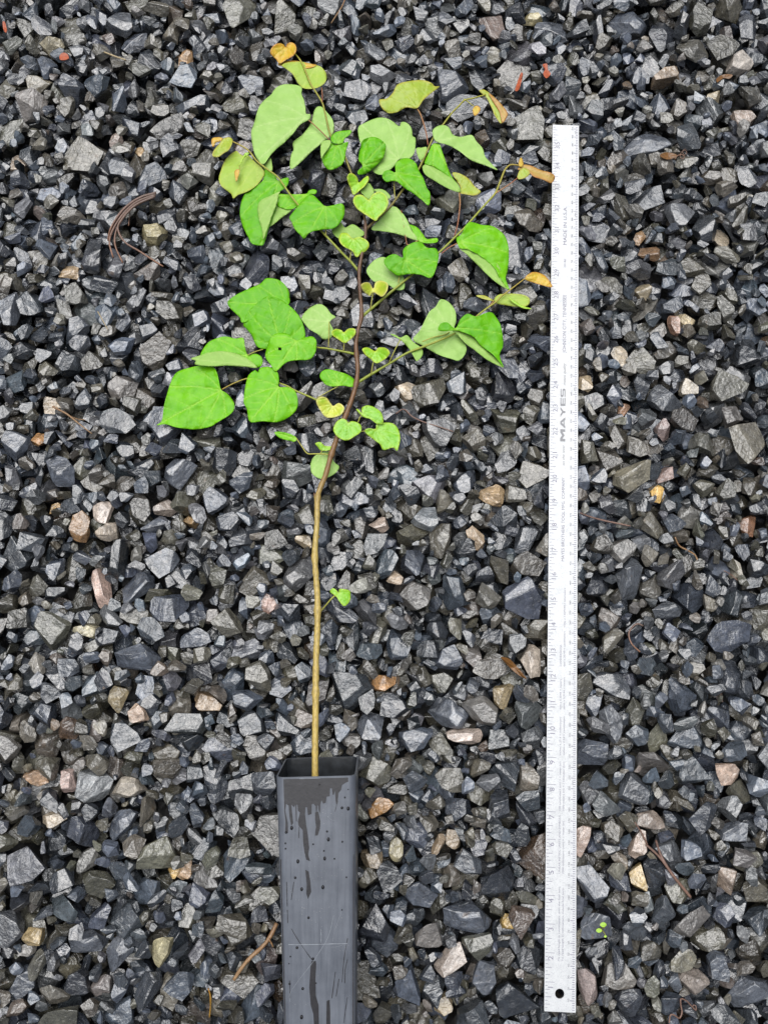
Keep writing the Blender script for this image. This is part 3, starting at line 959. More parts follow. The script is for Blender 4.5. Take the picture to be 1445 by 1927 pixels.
# the maker's name in wide block letters
def block(polys, s0, s1, u0, u1):
    V, Fc = [], []
    for pl in polys:
        b = len(V)
        V += [(u2x(u1 - (u1 - u0) * y), (s0 + (s1 - s0) * x) * IN, RUL_T + 0.00014) for x, y in pl]
        Fc.append(tuple(range(b, b + len(pl))))
    return new_mesh('maker_letter', V, Fc, M_LOGO, yard, False)
MK = [([[(0, 0), (.22, 0), (.22, 1), (0, 1)], [(.22, 1), (.22, .55), (.5, .1), (.5, .62), (.27, 1)], [(.78, 1), (.73, 1), (.5, .62), (.5, .1), (.78, .55)], [(.78, 0), (1, 0), (1, 1), (.78, 1)]], 21.58, 22.10),
      ([[(0, 0), (.24, 0), (.60, 1), (.38, 1)], [(.76, 0), (1, 0), (.62, 1), (.60, 1), (.50, .72)], [(.30, .17), (.70, .17), (.63, .36), (.37, .36)]], 22.13, 22.62),
      ([[(0, 1), (.26, 1), (.5, .66), (.62, .42), (.39, .42)], [(.74, 1), (1, 1), (.62, .42), (.5, .66)], [(.39, 0), (.61, 0), (.61, .42), (.39, .42)]], 22.62, 23.06),
      ([[(0, 0), (.26, 0), (.26, 1), (0, 1)], [(.26, 0), (1, 0), (1, .2), (.26, .2)], [(.26, .4), (.93, .4), (.93, .6), (.26, .6)], [(.26, .8), (1, .8), (1, 1), (.26, 1)]], 23.10, 23.45),
      ([[(.02, 0), (.85, 0), (1, .12), (1, .2), (.02, .2)], [(.76, .2), (1, .2), (1, .5), (.85, .6), (.76, .6)], [(.0, .5), (.15, .4), (.76, .4), (.76, .6), (.0, .6)], [(0, .6), (.24, .6), (.24, .8), (0, .8)], [(0, .8), (.97, .8), (.97, 1), (.15, 1), (0, .88)]], 23.49, 23.85)]
for polys, s0, s1 in MK: block(polys, s0, s1, 0.37, 0.55)
new_mesh('millimetre_numerals', joined[0], joined[1], M_INKD, yard, False)

# ------------------------------------------------------------------ pot
POT_Z = GTOP + 0.0010
POT_W0, POT_W1 = 0.0715, 0.0560                      # mouth and foot
pot_ang = math.atan2(pot_dir.x, -pot_dir.y)           # local -y runs from mouth to foot
zc0 = POT_Z + POT_W0 / 2
pot = empty('tree_pot', (pm2.x, pm2.y + 0.006, POT_Z), pot_ang)
tag(pot, 'tall square black plastic tree pot lying on its side, wet and scratched', 'plant pot')

def pot_ring(y, w, inset, lift=0.0):
    """rounded square across the pot at local y, resting on its lower wall"""
    h = w / 2
    cz = h + lift
    r, a = 0.0065 - inset * 0.6, h - inset
    out = []
    for sx, sz, a0 in ((1, 1, 0), (-1, 1, 90), (-1, -1, 180), (1, -1, 270)):
        for k in range(6):
            q = math.radians(a0 + 18 * k)
            out.append(Vector((sx * (a - r) + r * math.cos(q), y, cz + sz * (a - r) + r * math.sin(q))))
    return out
V, Fc = [], []
def ring_add(r):
    b = len(V); V.extend(r); return b
NR = 14
rings = []
ys = [-POT_LEN * k / NR for k in range(NR + 1)]
wd = lambda y: POT_W0 + (POT_W1 - POT_W0) * (-y / POT_LEN)
# the mouth is cut a little askew: the upper wall ends lower than the lower one
def skew(r, y):
    return [Vector((p.x, p.y - (0.006 * (p.z / POT_W0) if y > -0.001 else 0.0), p.z)) for p in r]
for y in ys: rings.append(ring_add(skew(pot_ring(y, wd(y), 0), y)))
foot_c = ring_add(pot_ring(-POT_LEN, wd(-POT_LEN), 0.006))
inn = []
for y in [ys[0], ys[1], ys[3], ys[8], ys[13]]:
    inn.append(ring_add(skew(pot_ring(y, wd(y) , 0.0013), y)))
n = 24
def bridge(a, b, flip=False):
    for k in range(n):
        k2 = (k + 1) % n
        f = (a + k, a + k2, b + k2, b + k)
        Fc.append(f if flip else f[::-1])
for i in range(len(rings) - 1): bridge(rings[i], rings[i + 1])
bridge(rings[-1], foot_c)
Fc.append(tuple(foot_c + k for k in range(n)))
for i in range(len(inn) - 1): bridge(inn[i], inn[i + 1], True)
Fc.append(tuple(inn[-1] + k for k in range(n))[::-1])
bridge(rings[0], inn[0], True)
N_OUT = (len(rings)) * n + 1
pw_ = new_mesh('pot_wall', V, Fc, M_POT, pot, True)
bm = bmesh.new(); bm.from_mesh(pw_.data); bmesh.ops.recalc_face_normals(bm, faces=bm.faces[:]); bm.to_mesh(pw_.data); bm.free()
pw_.data.materials.append(M_INNER)
for f in pw_.data.polygons[N_OUT:len(Fc) - n]: f.material_index = 1
pw_.data.set_sharp_from_angle(angle=math.radians(40)) if hasattr(pw_.data, 'set_sharp_from_angle') else None

bpy.context.view_layer.update()
PM = pot.matrix_world.copy()
PMI = PM.inverted()
# the plane of the upper wall
pA, pB = Vector((0, 0, POT_W0)), Vector((0, -POT_LEN, POT_W1))
pn_l = Vector((0, (POT_W0 - POT_W1) / POT_LEN * -1, 1)).normalized()
pn_w = (PM.to_3x3() @ pn_l).normalized()
pA_w = PM @ pA
def on_pot(c, pts, lift=0.00015):
    out = []
    for (x, y) in K(c, pts):
        p = PMI @ at_plane(x, y, pA_w, pn_w)
        hw = wd(p.y) / 2 - 0.0068
        p.x = max(-hw, min(hw, p.x))
        p.y = min(p.y, -0.0075)
        out.append(p + pn_l * lift)
    return out
def flat_patch(name, pts, mat, parent):
    co = [Vector((p.x, p.y)) for p in pts]
    res = delaunay_2d_cdt(co, [], [list(range(len(co)))], 1, 1e-6)
    zf = lambda v: POT_W0 + (POT_W1 - POT_W0) * (-v.y / POT_LEN)
    off = pts[0].z - zf(pts[0])
    V = [Vector((v.x, v.y, zf(v) + off)) for v in res[0]]
    return new_mesh(name, V, res[2], mat, parent, False)
wet = [(262, 360), (1110, 360), (1090, 430), (1030, 440), (985, 470), (975, 520), (945, 560), (935, 650), (920, 690), (912, 640), (905, 530), (895, 575), (880, 580), (870, 505),
       (850, 505), (845, 595), (810, 600), (800, 670), (770, 680), (755, 640), (738, 690), (735, 790), (722, 760), (716, 700), (705, 700), (700, 780), (690, 775), (688, 710),
       (660, 680), (640, 690), (640, 795), (600, 810), (590, 720), (570, 720), (566, 800), (580, 930), (600, 1050), (612, 1180), (602, 1260), (624, 1330), (580, 1315),
       (560, 1230), (545, 1120), (540, 980), (495, 930), (485, 880), (510, 780), (486, 760), (480, 690), (470, 690), (474, 880), (464, 880), (458, 690), (440, 720), (420, 700),
       (410, 690), (432, 900), (410, 930), (392, 840), (380, 700), (350, 680), (342, 760), (370, 900), (374, 1010), (338, 1012), (346, 880), (328, 770), (324, 660), (300, 600), (288, 540), (262, 440)]
film = flat_patch('wet_patch', on_pot('P', wet), M_FILM, pot)
film['label'] = 'dark wet patch with drips below the pot rim'
for c, pts in (('P', [(680, 780), (715, 770), (740, 880), (735, 960), (710, 1040), (678, 1042), (690, 940), (680, 860)]),
               ('P', [(570, 1430), (608, 1450), (626, 1560), (636, 1680), (600, 1762), (580, 1700), (586, 1600)]),
               ('Q', [(640, 900), (690, 900), (692, 960), (685, 1100), (690, 1300), (720, 1400), (725, 1640), (668, 1640), (660, 1500), (630, 1400), (614, 1200), (628, 960)]),
               ('Q', [(812, 1350), (845, 1340), (852, 1480), (852, 1640), (806, 1640), (808, 1500)])):
    flat_patch('wet_streak', on_pot(c, pts), M_FILM, pot)
def line_strip(pts, w, V, Fc):
    P = catmull(pts, 4)
    b = len(V)
    for i, p in enumerate(P):
        t = (P[min(i + 1, len(P) - 1)] - P[max(i - 1, 0)])
        t.z = 0; t.normalize()
        s_ = Vector((-t.y, t.x, 0)) * w / 2 * (0.6 + 0.8 * random.random())
        V += [p + s_, p - s_]
    for i in range(len(P) - 1):
        Fc.append((b + 2 * i, b + 2 * i + 1, b + 2 * i + 3, b + 2 * i + 2))
V, Fc = [], []
for c, pts in (('Q', [(410, 530), (500, 680), (640, 880)]), ('Q', [(345, 470), (330, 400), (315, 320)]), ('Q', [(332, 0), (335, 90), (305, 280)]), ('Q', [(440, 0), (425, 100), (410, 205)]),
               ('Q', [(1062, 640), (1010, 860), (985, 1140)]), ('Q', [(1050, 880), (1020, 1000), (1015, 1150)]), ('Q', [(910, 1020), (870, 1320)]), ('Q', [(950, 1100), (918, 1300)]),
               ('Q', [(1045, 1310), (1020, 1480), (1005, 1600)]), ('Q', [(380, 1120), (395, 1320)]), ('P', [(500, 940), (495, 1070)]), ('P', [(935, 650), (905, 770)]), ('P', [(330, 1570), (318, 1750), (300, 1830)])):
    V, Fc = [], []
    line_strip(on_pot(c, pts, 0.0003), 0.0005, V, Fc)
    new_mesh('water_track', V, Fc, M_FILM, pot, False)
V, Fc = [], []
for c, pts, w in (('Q', [(890, 380), (830, 620), (700, 840), (640, 930), (500, 1110), (400, 1260), (330, 1360)], 0.0005), ('Q', [(985, 320), (900, 560), (880, 680)], 0.0003),
                  ('P', [(820, 820), (860, 860), (910, 870)], 0.0003), ('Q', [(745, 540), (750, 620), (745, 690)], 0.0008),
                  ('Q', [(335, 712), (520, 712), (740, 708), (900, 702), (1075, 700)], 0.0009), ('P', [(500, 386), (640, 378), (740, 376)], 0.0004), ('Q', [(860, 740), (930, 735), (990, 715)], 0.0003)):
    V, Fc = [], []
    line_strip(on_pot(c, pts, 0.00035), w * 0.6, V, Fc)
    new_mesh('crease' if w == 0.0009 else 'scratch', V, Fc, M_SCR, pot, False)

def dome_mesh(name, sq=0.85):
    bm = bmesh.new()
    bmesh.ops.create_icosphere(bm, subdivisions=2, radius=1.0)
    for v in bm.verts:
        v.co.z = v.co.z * sq if v.co.z > 0 else v.co.z * 0.12
    me = bpy.data.meshes.new(name)
    bm.to_mesh(me); bm.free()
    me.polygons.foreach_set('use_smooth', [True] * len(me.polygons))
    me.materials.append(M_WATER)
    return me
DOME = dome_mesh('water_drop')
def drop(p, r, parent, asp=1.0, up=None):
    o = bpy.data.objects.new('water_drop', DOME)
    C.objects.link(o)
    o.parent = parent
    o.location = p
    o.scale = (r, r * asp, r)
    if up is not None:
        o.rotation_euler = up.to_track_quat('Z', 'Y').to_euler()
    return o
pp = 0.66 / F / 6.02
for c, lst in (('P', [(1017, 610, 12), (985, 727, 18), (1075, 735, 20), (830, 1085, 20), (815, 995, 14), (658, 1140, 12), (780, 1215, 12), (788, 1302, 19), (900, 1305, 12), (320, 1130, 12), (345, 1190, 12),
                      (415, 955, 20), (352, 1005, 18), (485, 1335, 20), (1035, 1515, 11), (528, 1650, 19), (768, 1628, 20), (455, 1520, 17), (988, 1112, 13), (1070, 518, 8), (730, 464, 11)]),
               ('Q', [(605, 408, 17), (475, 748, 18), (400, 848, 11), (540, 1212, 18), (527, 1535, 20), (655, 875, 18), (310, 1160, 14), (985, 320, 10), (325, 930, 8), (690, 1150, 10)])):
    for x, y, r in lst:
        p = on_pot(c, [(x, y)], 0.0001)[0]
        drop(p, r * pp * 0.9, pot, 1.0 if r < 19 else 1.35, pn_l)

# ------------------------------------------------------------------ sapling
root = at(593, 1480, 0.036)
sap = empty('sapling', (root.x, root.y, root.z))
tag(sap, 'young tree with heart-shaped leaves lying on the gravel, its stem rising from the black pot', 'sapling')
def zmm(pts, zs):
    """pixels to points, heights given in millimetres along the path"""
    n = len(pts)
    z = np.interp(np.linspace(0, 1, n), np.linspace(0, 1, len(zs)), zs)
    z = np.where(z > 16, 16 + (z - 16) * 0.5, z) * 0.72 if pts[0][1] < 1400 else z
    return [at(p[0], p[1], h / 1000) for p, h in zip(pts, z)]
def shoot(name, pts, zs, r_px, mat, seg=8, parent=None, wob=0.06, nodes=()):
    P = zmm(pts, zs)
    if nodes:
        P = catmull(P, 5)
        nodes = [min(P, key=lambda p: (at(x, y, p.z) - p).length) - sap.location for x, y in nodes]
    k = 0.80 / F
    par = parent or sap
    o = tube(name, [p - sap.location for p in P], [r * k for r in r_px], mat, par, seg, 5 if not nodes else 2, wob, nodes=nodes)
    return o
stem_px = [(594, 1560), (593, 1500), (593, 1460), (593, 1400), (594, 1320), (594.5, 1250), (597, 1185), (597.5, 1130), (595, 1090), (592.5, 1050), (594, 1015), (596.5, 985), (597.5, 938), (604, 915), (613, 893),
           (622, 860), (631, 833), (641, 805), (651, 780), (663, 748), (670, 722), (673, 695), (671, 668), (670, 645), (674, 620), (680, 596), (679, 565), (676.5, 535), (676, 508), (681, 478), (686, 455), (688, 432), (687, 415)]
shoot('stem', stem_px, [38, 37, 30, 22, 15, 14, 14, 15, 16, 16], [5.7, 5.6, 5.4, 5.2, 4.9, 4.8, 4.4, 4.0, 3.5, 3.1, 2.7], M_STEM, 12, wob=0.14,
      nodes=[(597, 940), (592, 1052), (597, 1147), (594, 1300), (651, 780), (672, 720), (669, 666), (680, 597), (676, 510), (688, 430), (626, 858)])
# buds and the knuckle where the stem bends
for x, y, dx, dy in ((594, 940, -3, -13), (590, 1052, -5, -8), (598, 1012, 4, -5), (597, 1235, -6, -4), (596, 1148, 5, -4)):
    shoot('bud', [(x, y), (x + dx * 0.6, y + dy * 0.6), (x + dx, y + dy)], [22, 23, 24], [2.6, 2.2, 0.8], M_STEM, 6)

BR = [  # pixels, heights (mm), radius (px), material
 ('branch', [(675, 510), (660, 492), (646, 478), (615, 445), (602, 431), (580, 405), (560, 384), (540, 357), (523, 333), (503, 318), (483, 302), (467, 282), (445, 269), (424, 260)], [15, 22, 26, 30, 34, 30], [2.8, 2.2, 2.0, 1.8, 1.6, 1.1], M_SHOOT),
 ('branch', [(687, 418), (684, 395), (678, 365), (660, 323), (648, 291), (636, 270), (622, 254), (613, 218), (607, 194), (596, 175), (585, 158), (576, 136), (566, 114), (552, 97), (539, 87)], [16, 24, 30, 32, 36, 36], [2.6, 2.2, 1.9, 1.8, 1.7, 1.2], M_SHOOTB),
 ('branch', [(688, 432), (694, 426), (710, 411), (736, 386), (759, 355), (774, 336), (788, 317), (803, 285), (814, 261), (824, 245), (835, 232), (850, 212), (864, 198), (874, 188), (890, 184), (914, 177)], [16, 24, 28, 32, 34, 30], [3.0, 2.3, 2.1, 1.9, 1.8, 1.2], M_SHOOTB),
 ('branch', [(680, 597), (692, 586), (724, 559), (750, 537), (772, 519), (800, 496), (829, 472), (855, 447), (877, 425), (899, 400), (915, 382), (931, 364), (940, 344), (948, 323), (955, 313), (963, 309), (978, 311)], [14, 20, 24, 28, 30, 28], [3.2, 2.4, 2.2, 2.0, 1.9, 1.3], M_SHOOT),
 ('branch', [(931, 364), (945, 355), (960, 345), (974, 334)], [29, 31, 30], [1.5, 1.3, 1.0], M_PETR),
 ('branch', [(673, 720), (690, 709), (712, 696), (734, 683), (766, 664), (792, 654), (820, 643), (845, 632), (871, 619), (887, 605), (899, 593), (917, 579), (934, 567), (942, 558), (953, 550), (970, 537), (987, 524)], [14, 20, 24, 26, 30, 30], [3.0, 2.3, 2.1, 1.9, 1.7, 1.1], M_SHOOT),
 ('branch', [(668, 666), (650, 662), (629, 658), (612, 655), (595, 653), (570, 645), (545, 640)], [15, 16, 13, 11], [2.4, 1.9, 1.6, 1.2], M_SHOOT),
 ('branch', [(650, 781), (630, 768), (612, 760), (595, 752), (575, 743), (556, 735), (540, 726), (526, 721), (500, 712), (466, 712), (440, 721), (417, 733)], [15, 18, 18, 16, 14, 14], [2.4, 2.0, 1.8, 1.6, 1.3, 1.0], M_SHOOT),
 ('branch', [(626, 858), (615, 855), (603, 854), (590, 854), (578, 853), (568, 840), (558, 825)], [15, 16, 17, 16], [1.6, 1.4, 1.2, 0.9], M_PET),
]
for b in BR: shoot(*b)

# --- leaves. Each blade is a sheet with two faces (0.3 mm apart) and real waviness; several blades are folded over
def spline_closed(pts, step=2.2):
    P = [Vector((x, y)) for x, y in pts]
    n = len(P)
    out = []
    for i in range(n):
        p0, p1, p2, p3 = P[i - 1], P[i], P[(i + 1) % n], P[(i + 2) % n]
        k = max(2, int((p2 - p1).length / step))
        for j in range(k):
            t = j / k
            out.append(0.5 * ((2 * p1) + (p2 - p0) * t + (2 * p0 - 5 * p1 + 4 * p2 - p3) * t * t + (3 * p1 - p0 - 3 * p2 + p3) * t ** 3))
    return out

def blade_sheet(pts, attach, tip, z0, dz=0.0, cup=0.0, wave=1.0, seed=0, hole=None, slope=(0, 0), crease=None, spread=1.0):
    """pixel outline -> vertices in metres, faces, vein, rim. z in mm; dz: rise from attach to tip; cup: rise of the sides;
    crease: (p, q, height) lifts the sheet towards a fold line"""
    bd = spline_closed(pts)
    nb = len(bd)
    bx = np.array([p[:] for p in bd])
    lo, hi = bx.min(0), bx.max(0)
    st_ = 2.9
    r = np.random.default_rng(seed + 5)
    pts2 = list(bd)
    ys_ = np.arange(lo[1], hi[1], st_ * 0.87)
    for j, y in enumerate(ys_):
        for x in np.arange(lo[0] + (j % 2) * st_ / 2, hi[0], st_):
            q = np.array((x, y)) + r.normal(0, 0.25, 2)
            d = np.sqrt(((bx - q) ** 2).sum(1)).min()
            if d < 1.2: continue
            # inside test
            a, b = bx, np.roll(bx, -1, 0)
            c = ((a[:, 1] > q[1]) != (b[:, 1] > q[1])) & (q[0] < (b[:, 0] - a[:, 0]) * (q[1] - a[:, 1]) / (b[:, 1] - a[:, 1] + 1e-12) + a[:, 0])
            if c.sum() % 2 == 0: continue
            if hole and (q[0] - hole[0]) ** 2 + (q[1] - hole[1]) ** 2 < (hole[2] + 1) ** 2: continue
            pts2.append(Vector(q))
    faces_in = [list(range(nb))]
    vo, eo, fo, *_ = delaunay_2d_cdt([Vector(p) for p in pts2], [], faces_in, 1, 1e-4)
    P = np.array([v[:] for v in vo])
    if hole:
        keep = []
        for f in fo:
            c = P[list(f)].mean(0)
            if (c[0] - hole[0]) ** 2 + (c[1] - hole[1]) ** 2 > hole[2] ** 2: keep.append(f)
        fo = keep
    A, Tp = np.array(attach), np.array(tip)
    ax = Tp - A
    Ln = np.linalg.norm(ax); ax = ax / Ln
    pr_ = np.array((-ax[1], ax[0]))
    d = P - A
    s_, t_ = d @ ax, d @ pr_
    rr = np.hypot(s_, t_) + 1e-6
    ang = np.arctan2(t_, s_)
    vein = np.zeros(len(P))
    for a0, wd_ in ((0, 1.15), (0.62, 0.95), (-0.62, 0.95), (1.25, 0.8), (-1.25, 0.8), (1.95, 0.6), (-1.95, 0.6)):
        aa = a0 * spread * (1.10 - 0.28 * np.clip(rr / Ln, 0, 1.2))
        dist = rr * np.abs(np.sin(ang - aa)) + np.where(np.cos(ang - aa) < 0, 99, 0)
        w = (0.55 + 1.0 * wd_) * (1 - 0.45 * np.clip(rr / Ln, 0, 1))
        vein = np.maximum(vein, wd_ * np.exp(-(dist / w) ** 2))
    sec = np.abs(((s_ - 0.75 * np.abs(t_)) / (Ln * 0.19)) % 1.0 - 0.5)
    vein = np.maximum(vein, 0.42 * np.exp(-(sec * Ln * 0.19 / 1.1) ** 2) * (np.abs(t_) < Ln * 0.4) * (s_ > 0.1 * Ln))
    rim = np.sqrt(((P[:, None, :] - bx[None, :, :]) ** 2).sum(2)).min(1)
    rimv = np.clip(1 - rim / 4.5, 0, 1)
    z0 = (16 + (z0 - 16) * 0.5 if z0 > 16 else z0) * 0.72 + (1.5 if z0 > 22 else 0.0)
    z = z0 + 0.8 * dz * np.clip(s_ / Ln, -0.3, 1.1) + cup * (np.abs(t_) / (0.45 * Ln)) ** 1.5
    z = z + slope[0] * d[:, 0] / Ln + slope[1] * d[:, 1] / Ln
    wv = np.array([noise.noise(Vector((p[0] * 0.035, p[1] * 0.035, seed * 3.1))) * 2.6 + noise.noise(Vector((p[0] * 0.10, p[1] * 0.10, seed * 1.7))) * 0.9 for p in P])
    z = z + wave * wv * (0.6 + 0.7 * rimv) - wave * 0.45 * vein
    if crease:
        p, q, hgt = np.array(crease[0]), np.array(crease[1]), crease[2]
        e = (q - p) / np.linalg.norm(q - p)
        dist = np.abs((P - p) @ np.array((-e[1], e[0])))
        z = z + hgt * np.exp(-(dist / 7.0) ** 2)
    V = [at(p[0], p[1], max(h, 3.0) / 1000) for p, h in zip(P, z)]
    return V, [tuple(f) for f in fo], vein, rimv

LEAFN = 0
def leaf(parts, petiole=None, name='leaf', label=None, drops=0):
    """parts: list of dict(pts, attach, tip, up, down, z, ...). One leaf object, petiole as its child"""
    global LEAFN
    LEAFN += 1
    V, Fc, ve, ri, mi, mats = [], [], [], [], [], []
    org = None
    for k, p in enumerate(parts):
        v, f, vein, rim = blade_sheet(p['pts'], p['attach'], p['tip'], p['z'], p.get('dz', 0), p.get('cup', 0), p.get('wave', 1), LEAFN * 7 + k, p.get('hole'), p.get('slope', (0, 0)), p.get('crease'), p.get('spread', 1))
        if org is None: org = at(p['attach'][0], p['attach'][1], p['z'] * 0.6 / 1000)
        # orientation
        f = [q if (v[q[1]] - v[q[0]]).cross(v[q[2]] - v[q[0]]).z > 0 else q[::-1] for q in f]
        nrm = [Vector() for _ in v]
        for q in f:
            nn = (v[q[1]] - v[q[0]]).cross(v[q[2]] - v[q[0]])
            for i in q: nrm[i] += nn
        b = len(V)
        m = len(v)
        V += v
        V += [a - (w.normalized() if w.length else Vector((0, 0, 1))) * 0.0003 for a, w in zip(v, nrm)]
        ve += list(vein) * 2; ri += list(rim) * 2
        for mm_ in (p['up'], p['down']):
            if G[mm_] not in mats: mats.append(G[mm_])
        iu, idn = mats.index(G[p['up']]), mats.index(G[p['down']])
        cnt = {}
        for q in f:
            Fc.append(tuple(i + b for i in q)); mi.append(iu)
            Fc.append(tuple(i + b + m for i in q[::-1])); mi.append(idn)
            for i in range(len(q)):
                e = (q[i], q[(i + 1) % len(q)])
                cnt[e] = 1
        for (i, j) in cnt:
            if (j, i) not in cnt:
                Fc.append((i + b, i + b + m, j + b + m, j + b)); mi.append(iu)
    loc = org
    o = new_mesh(name, [v - loc for v in V], Fc, None, sap, True, loc - sap.location)
    me = o.data
    for m in mats: me.materials.append(m)
    me.polygons.foreach_set('material_index', mi)
    for nm, arr in (('vein', ve), ('rim', ri)):
        a = me.attributes.new(nm, 'FLOAT', 'POINT')
        a.data.foreach_set('value', np.array(arr, dtype=np.float32))
    a = me.attributes.new('rest', 'FLOAT_VECTOR', 'POINT')
    a.data.foreach_set('vector', np.array([(v.x + LEAFN * 0.7, v.y, v.z * 0.3) for v in V], dtype=np.float32).ravel())
    if label: o['label'] = label
    if petiole:
        pts, zs, r_px, mat = petiole
        P = zmm(pts, zs)
        tube('petiole', [p - loc for p in P], [r * 0.8 / F for r in r_px], mat, o, 6, 5, 0.05)
    return o

def one(c, pts, attach, tip, up, down, z, **kw):
    A, T_ = K(c, [attach])[0], K(c, [tip])[0]
    d = dict(pts=K(c, pts), attach=A, tip=T_, up=up, down=down, z=z)
    if 'hole' in kw:
        h = kw.pop('hole'); hp = K(c, [h[:2]])[0]
        kw['hole'] = (hp[0], hp[1], h[2] / CROPS[c][2])
    if 'crease' in kw:
        h = kw.pop('crease'); kw['crease'] = (K(c, [h[0]])[0], K(c, [h[1]])[0], h[2])
    d.update(kw)
    return d
def pet(c, pts, z, r=(1.3, 1.0), mat=None):
    return (K(c, pts), z, r, mat or M_PET)

# left top cluster
leaf([one('A', [(545, 150), (575, 102), (620, 86), (655, 98), (670, 120), (680, 92), (715, 79), (748, 100), (754, 145), (728, 188), (680, 215), (622, 248), (590, 212), (556, 182)], (672, 120), (622, 248), 'young', 'oliveu', 36, cup=3, dz=-3)],
     None, label='bronze heart-shaped leaf at the tip of the tallest shoot')
leaf([one('A', [(640, 262), (690, 240), (790, 234), (915, 262), (960, 282), (996, 335), (990, 392), (950, 430), (890, 450), (812, 446), (770, 410), (725, 335), (668, 288)], (918, 272), (800, 446), 'oliveu', 'olive', 24, cup=1.5),
      one('A', [(608, 262), (625, 240), (690, 226), (770, 228), (850, 248), (918, 262), (850, 288), (770, 280), (690, 272)], (918, 264), (612, 262), 'young', 'olive', 27, cup=-1, wave=0.6)],
     pet('A', [(918, 268), (938, 330), (955, 430), (962, 500), (962, 562)], [26, 28, 34], mat=M_PETR), label='olive young leaf with a bronze folded rim')
leaf([one('A', [(395, 790), (420, 715), (455, 600), (500, 540), (553, 497), (590, 445), (650, 417), (720, 415), (795, 436), (796, 490), (815, 540), (828, 600), (832, 650), (866, 655), (866, 690), (832, 712), (780, 742), (720, 820), (650, 890), (600, 930), (550, 980), (490, 1055), (440, 1010), (415, 950), (400, 880)],
           (828, 683), (470, 1000), 'under', 'top', 33, cup=-2.5, dz=-9, wave=1.2)],
     pet('A', [(828, 683), (880, 725), (950, 790), (1025, 865)], [33, 33, 31], mat=M_PETR), label='large pale leaf seen from below, largest of the upper left')
leaf([one('A', [(708, 1095), (712, 985), (732, 940), (725, 890), (745, 860), (800, 820), (850, 760), (880, 700), (900, 622), (930, 592), (965, 600), (1000, 640), (1045, 700), (1056, 780), (1030, 830), (960, 885), (880, 950), (800, 1030)],
           (1050, 785), (712, 1090), 'under', 'top', 25, cup=-2, dz=-10)], None)
leaf([one('A', [(950, 930), (962, 880), (1010, 865), (1045, 885), (1085, 895), (1130, 885), (1170, 880), (1152, 950), (1132, 1040), (1080, 1086), (1020, 1100), (980, 1070), (955, 1000)], (1080, 888), (1030, 1098), 'top', 'under', 37, cup=-2, dz=-4),
      one('A', [(1028, 845), (1060, 805), (1100, 790), (1150, 785), (1197, 785), (1180, 820), (1142, 850), (1125, 886), (1085, 892), (1045, 882)], (1083, 888), (1190, 788), 'top', 'under', 38, wave=0.7),
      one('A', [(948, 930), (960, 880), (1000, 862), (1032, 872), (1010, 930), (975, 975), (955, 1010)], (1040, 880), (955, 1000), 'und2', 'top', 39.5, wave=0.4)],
     None)
leaf([one('A', [(80, 850), (130, 838), (170, 850), (145, 872), (112, 882), (92, 917), (78, 900)], (170, 850), (80, 905), 'young', 'olive', 30, wave=0.5),
      one('A', [(165, 852), (215, 838), (244, 855), (240, 890), (215, 940), (170, 970), (130, 998), (85, 990), (92, 950), (122, 910), (150, 875)], (185, 848), (110, 995), 'olive', 'young', 29, cup=2)],
     None, label='small curled yellow-bronze leaf at the left end of a shoot')
leaf([one('A', [(134, 1172), (150, 1110), (180, 1030), (225, 978), (275, 948), (300, 970), (340, 990), (372, 985), (430, 1040), (480, 1085), (502, 1130), (470, 1190), (420, 1240), (350, 1280), (290, 1300), (250, 1330), (236, 1296), (190, 1260), (152, 1225)],
           (440, 1042), (245, 1325), 'oliveu', 'olive', 22, cup=-2, dz=-5)], None)
leaf([one('A', [(370, 960), (345, 965), (325, 1000), (300, 1050), (296, 1062), (310, 1055), (338, 1005), (375, 975)], (372, 965), (298, 1060), 'bright', 'oliveu', 32, wave=0.3),
      one('A', [(262, 1110), (285, 1095), (302, 1105), (292, 1150), (275, 1195), (265, 1160)], (300, 1060), (275, 1195), 'young', 'olive', 28, wave=0.3)],
     pet('A', [(298, 1060), (302, 1085), (292, 1110)], [31, 30, 28], (0.9, 0.7)), label='tiny unfolding bronze leaf hanging over the olive leaf')
leaf([one('A', [(305, 1420), (320, 1340), (360, 1270), (430, 1232), (490, 1180), (500, 1105), (540, 1103), (580, 1140), (608, 1185), (640, 1172), (692, 1163), (692, 1205), (662, 1250), (625, 1275), (612, 1340), (585, 1440), (530, 1580), (497, 1690), (465, 1706), (400, 1690), (370, 1640), (330, 1560), (308, 1490)],
           (610, 1192), (470, 1700), 'top', 'under', 18, cup=-2, dz=-6, wave=1.3),
      one('A', [(624, 1272), (612, 1300), (600, 1365), (570, 1450), (530, 1560), (500, 1640), (490, 1652), (480, 1580), (455, 1490), (445, 1400), (470, 1345), (540, 1310)],
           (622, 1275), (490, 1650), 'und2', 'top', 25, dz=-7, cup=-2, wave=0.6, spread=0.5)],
     None, label='long green leaf folded over to show its pale underside')
leaf([one('A', [(610, 1300), (700, 1296), (830, 1292), (850, 1270), (885, 1256), (917, 1265), (908, 1292), (858, 1306), (780, 1380), (720, 1415), (650, 1412), (602, 1380)], (830, 1295), (610, 1310), 'topl', 'under', 15, wave=0.8),
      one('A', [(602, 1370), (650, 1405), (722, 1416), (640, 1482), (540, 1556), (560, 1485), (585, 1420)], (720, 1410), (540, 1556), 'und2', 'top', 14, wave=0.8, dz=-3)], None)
leaf([one('A', [(488, 1062), (520, 1030), (550, 1005), (564, 1100), (540, 1110), (500, 1092)], (545, 1110), (545, 1008), 'und2', 'top', 13, wave=0.6)], None)
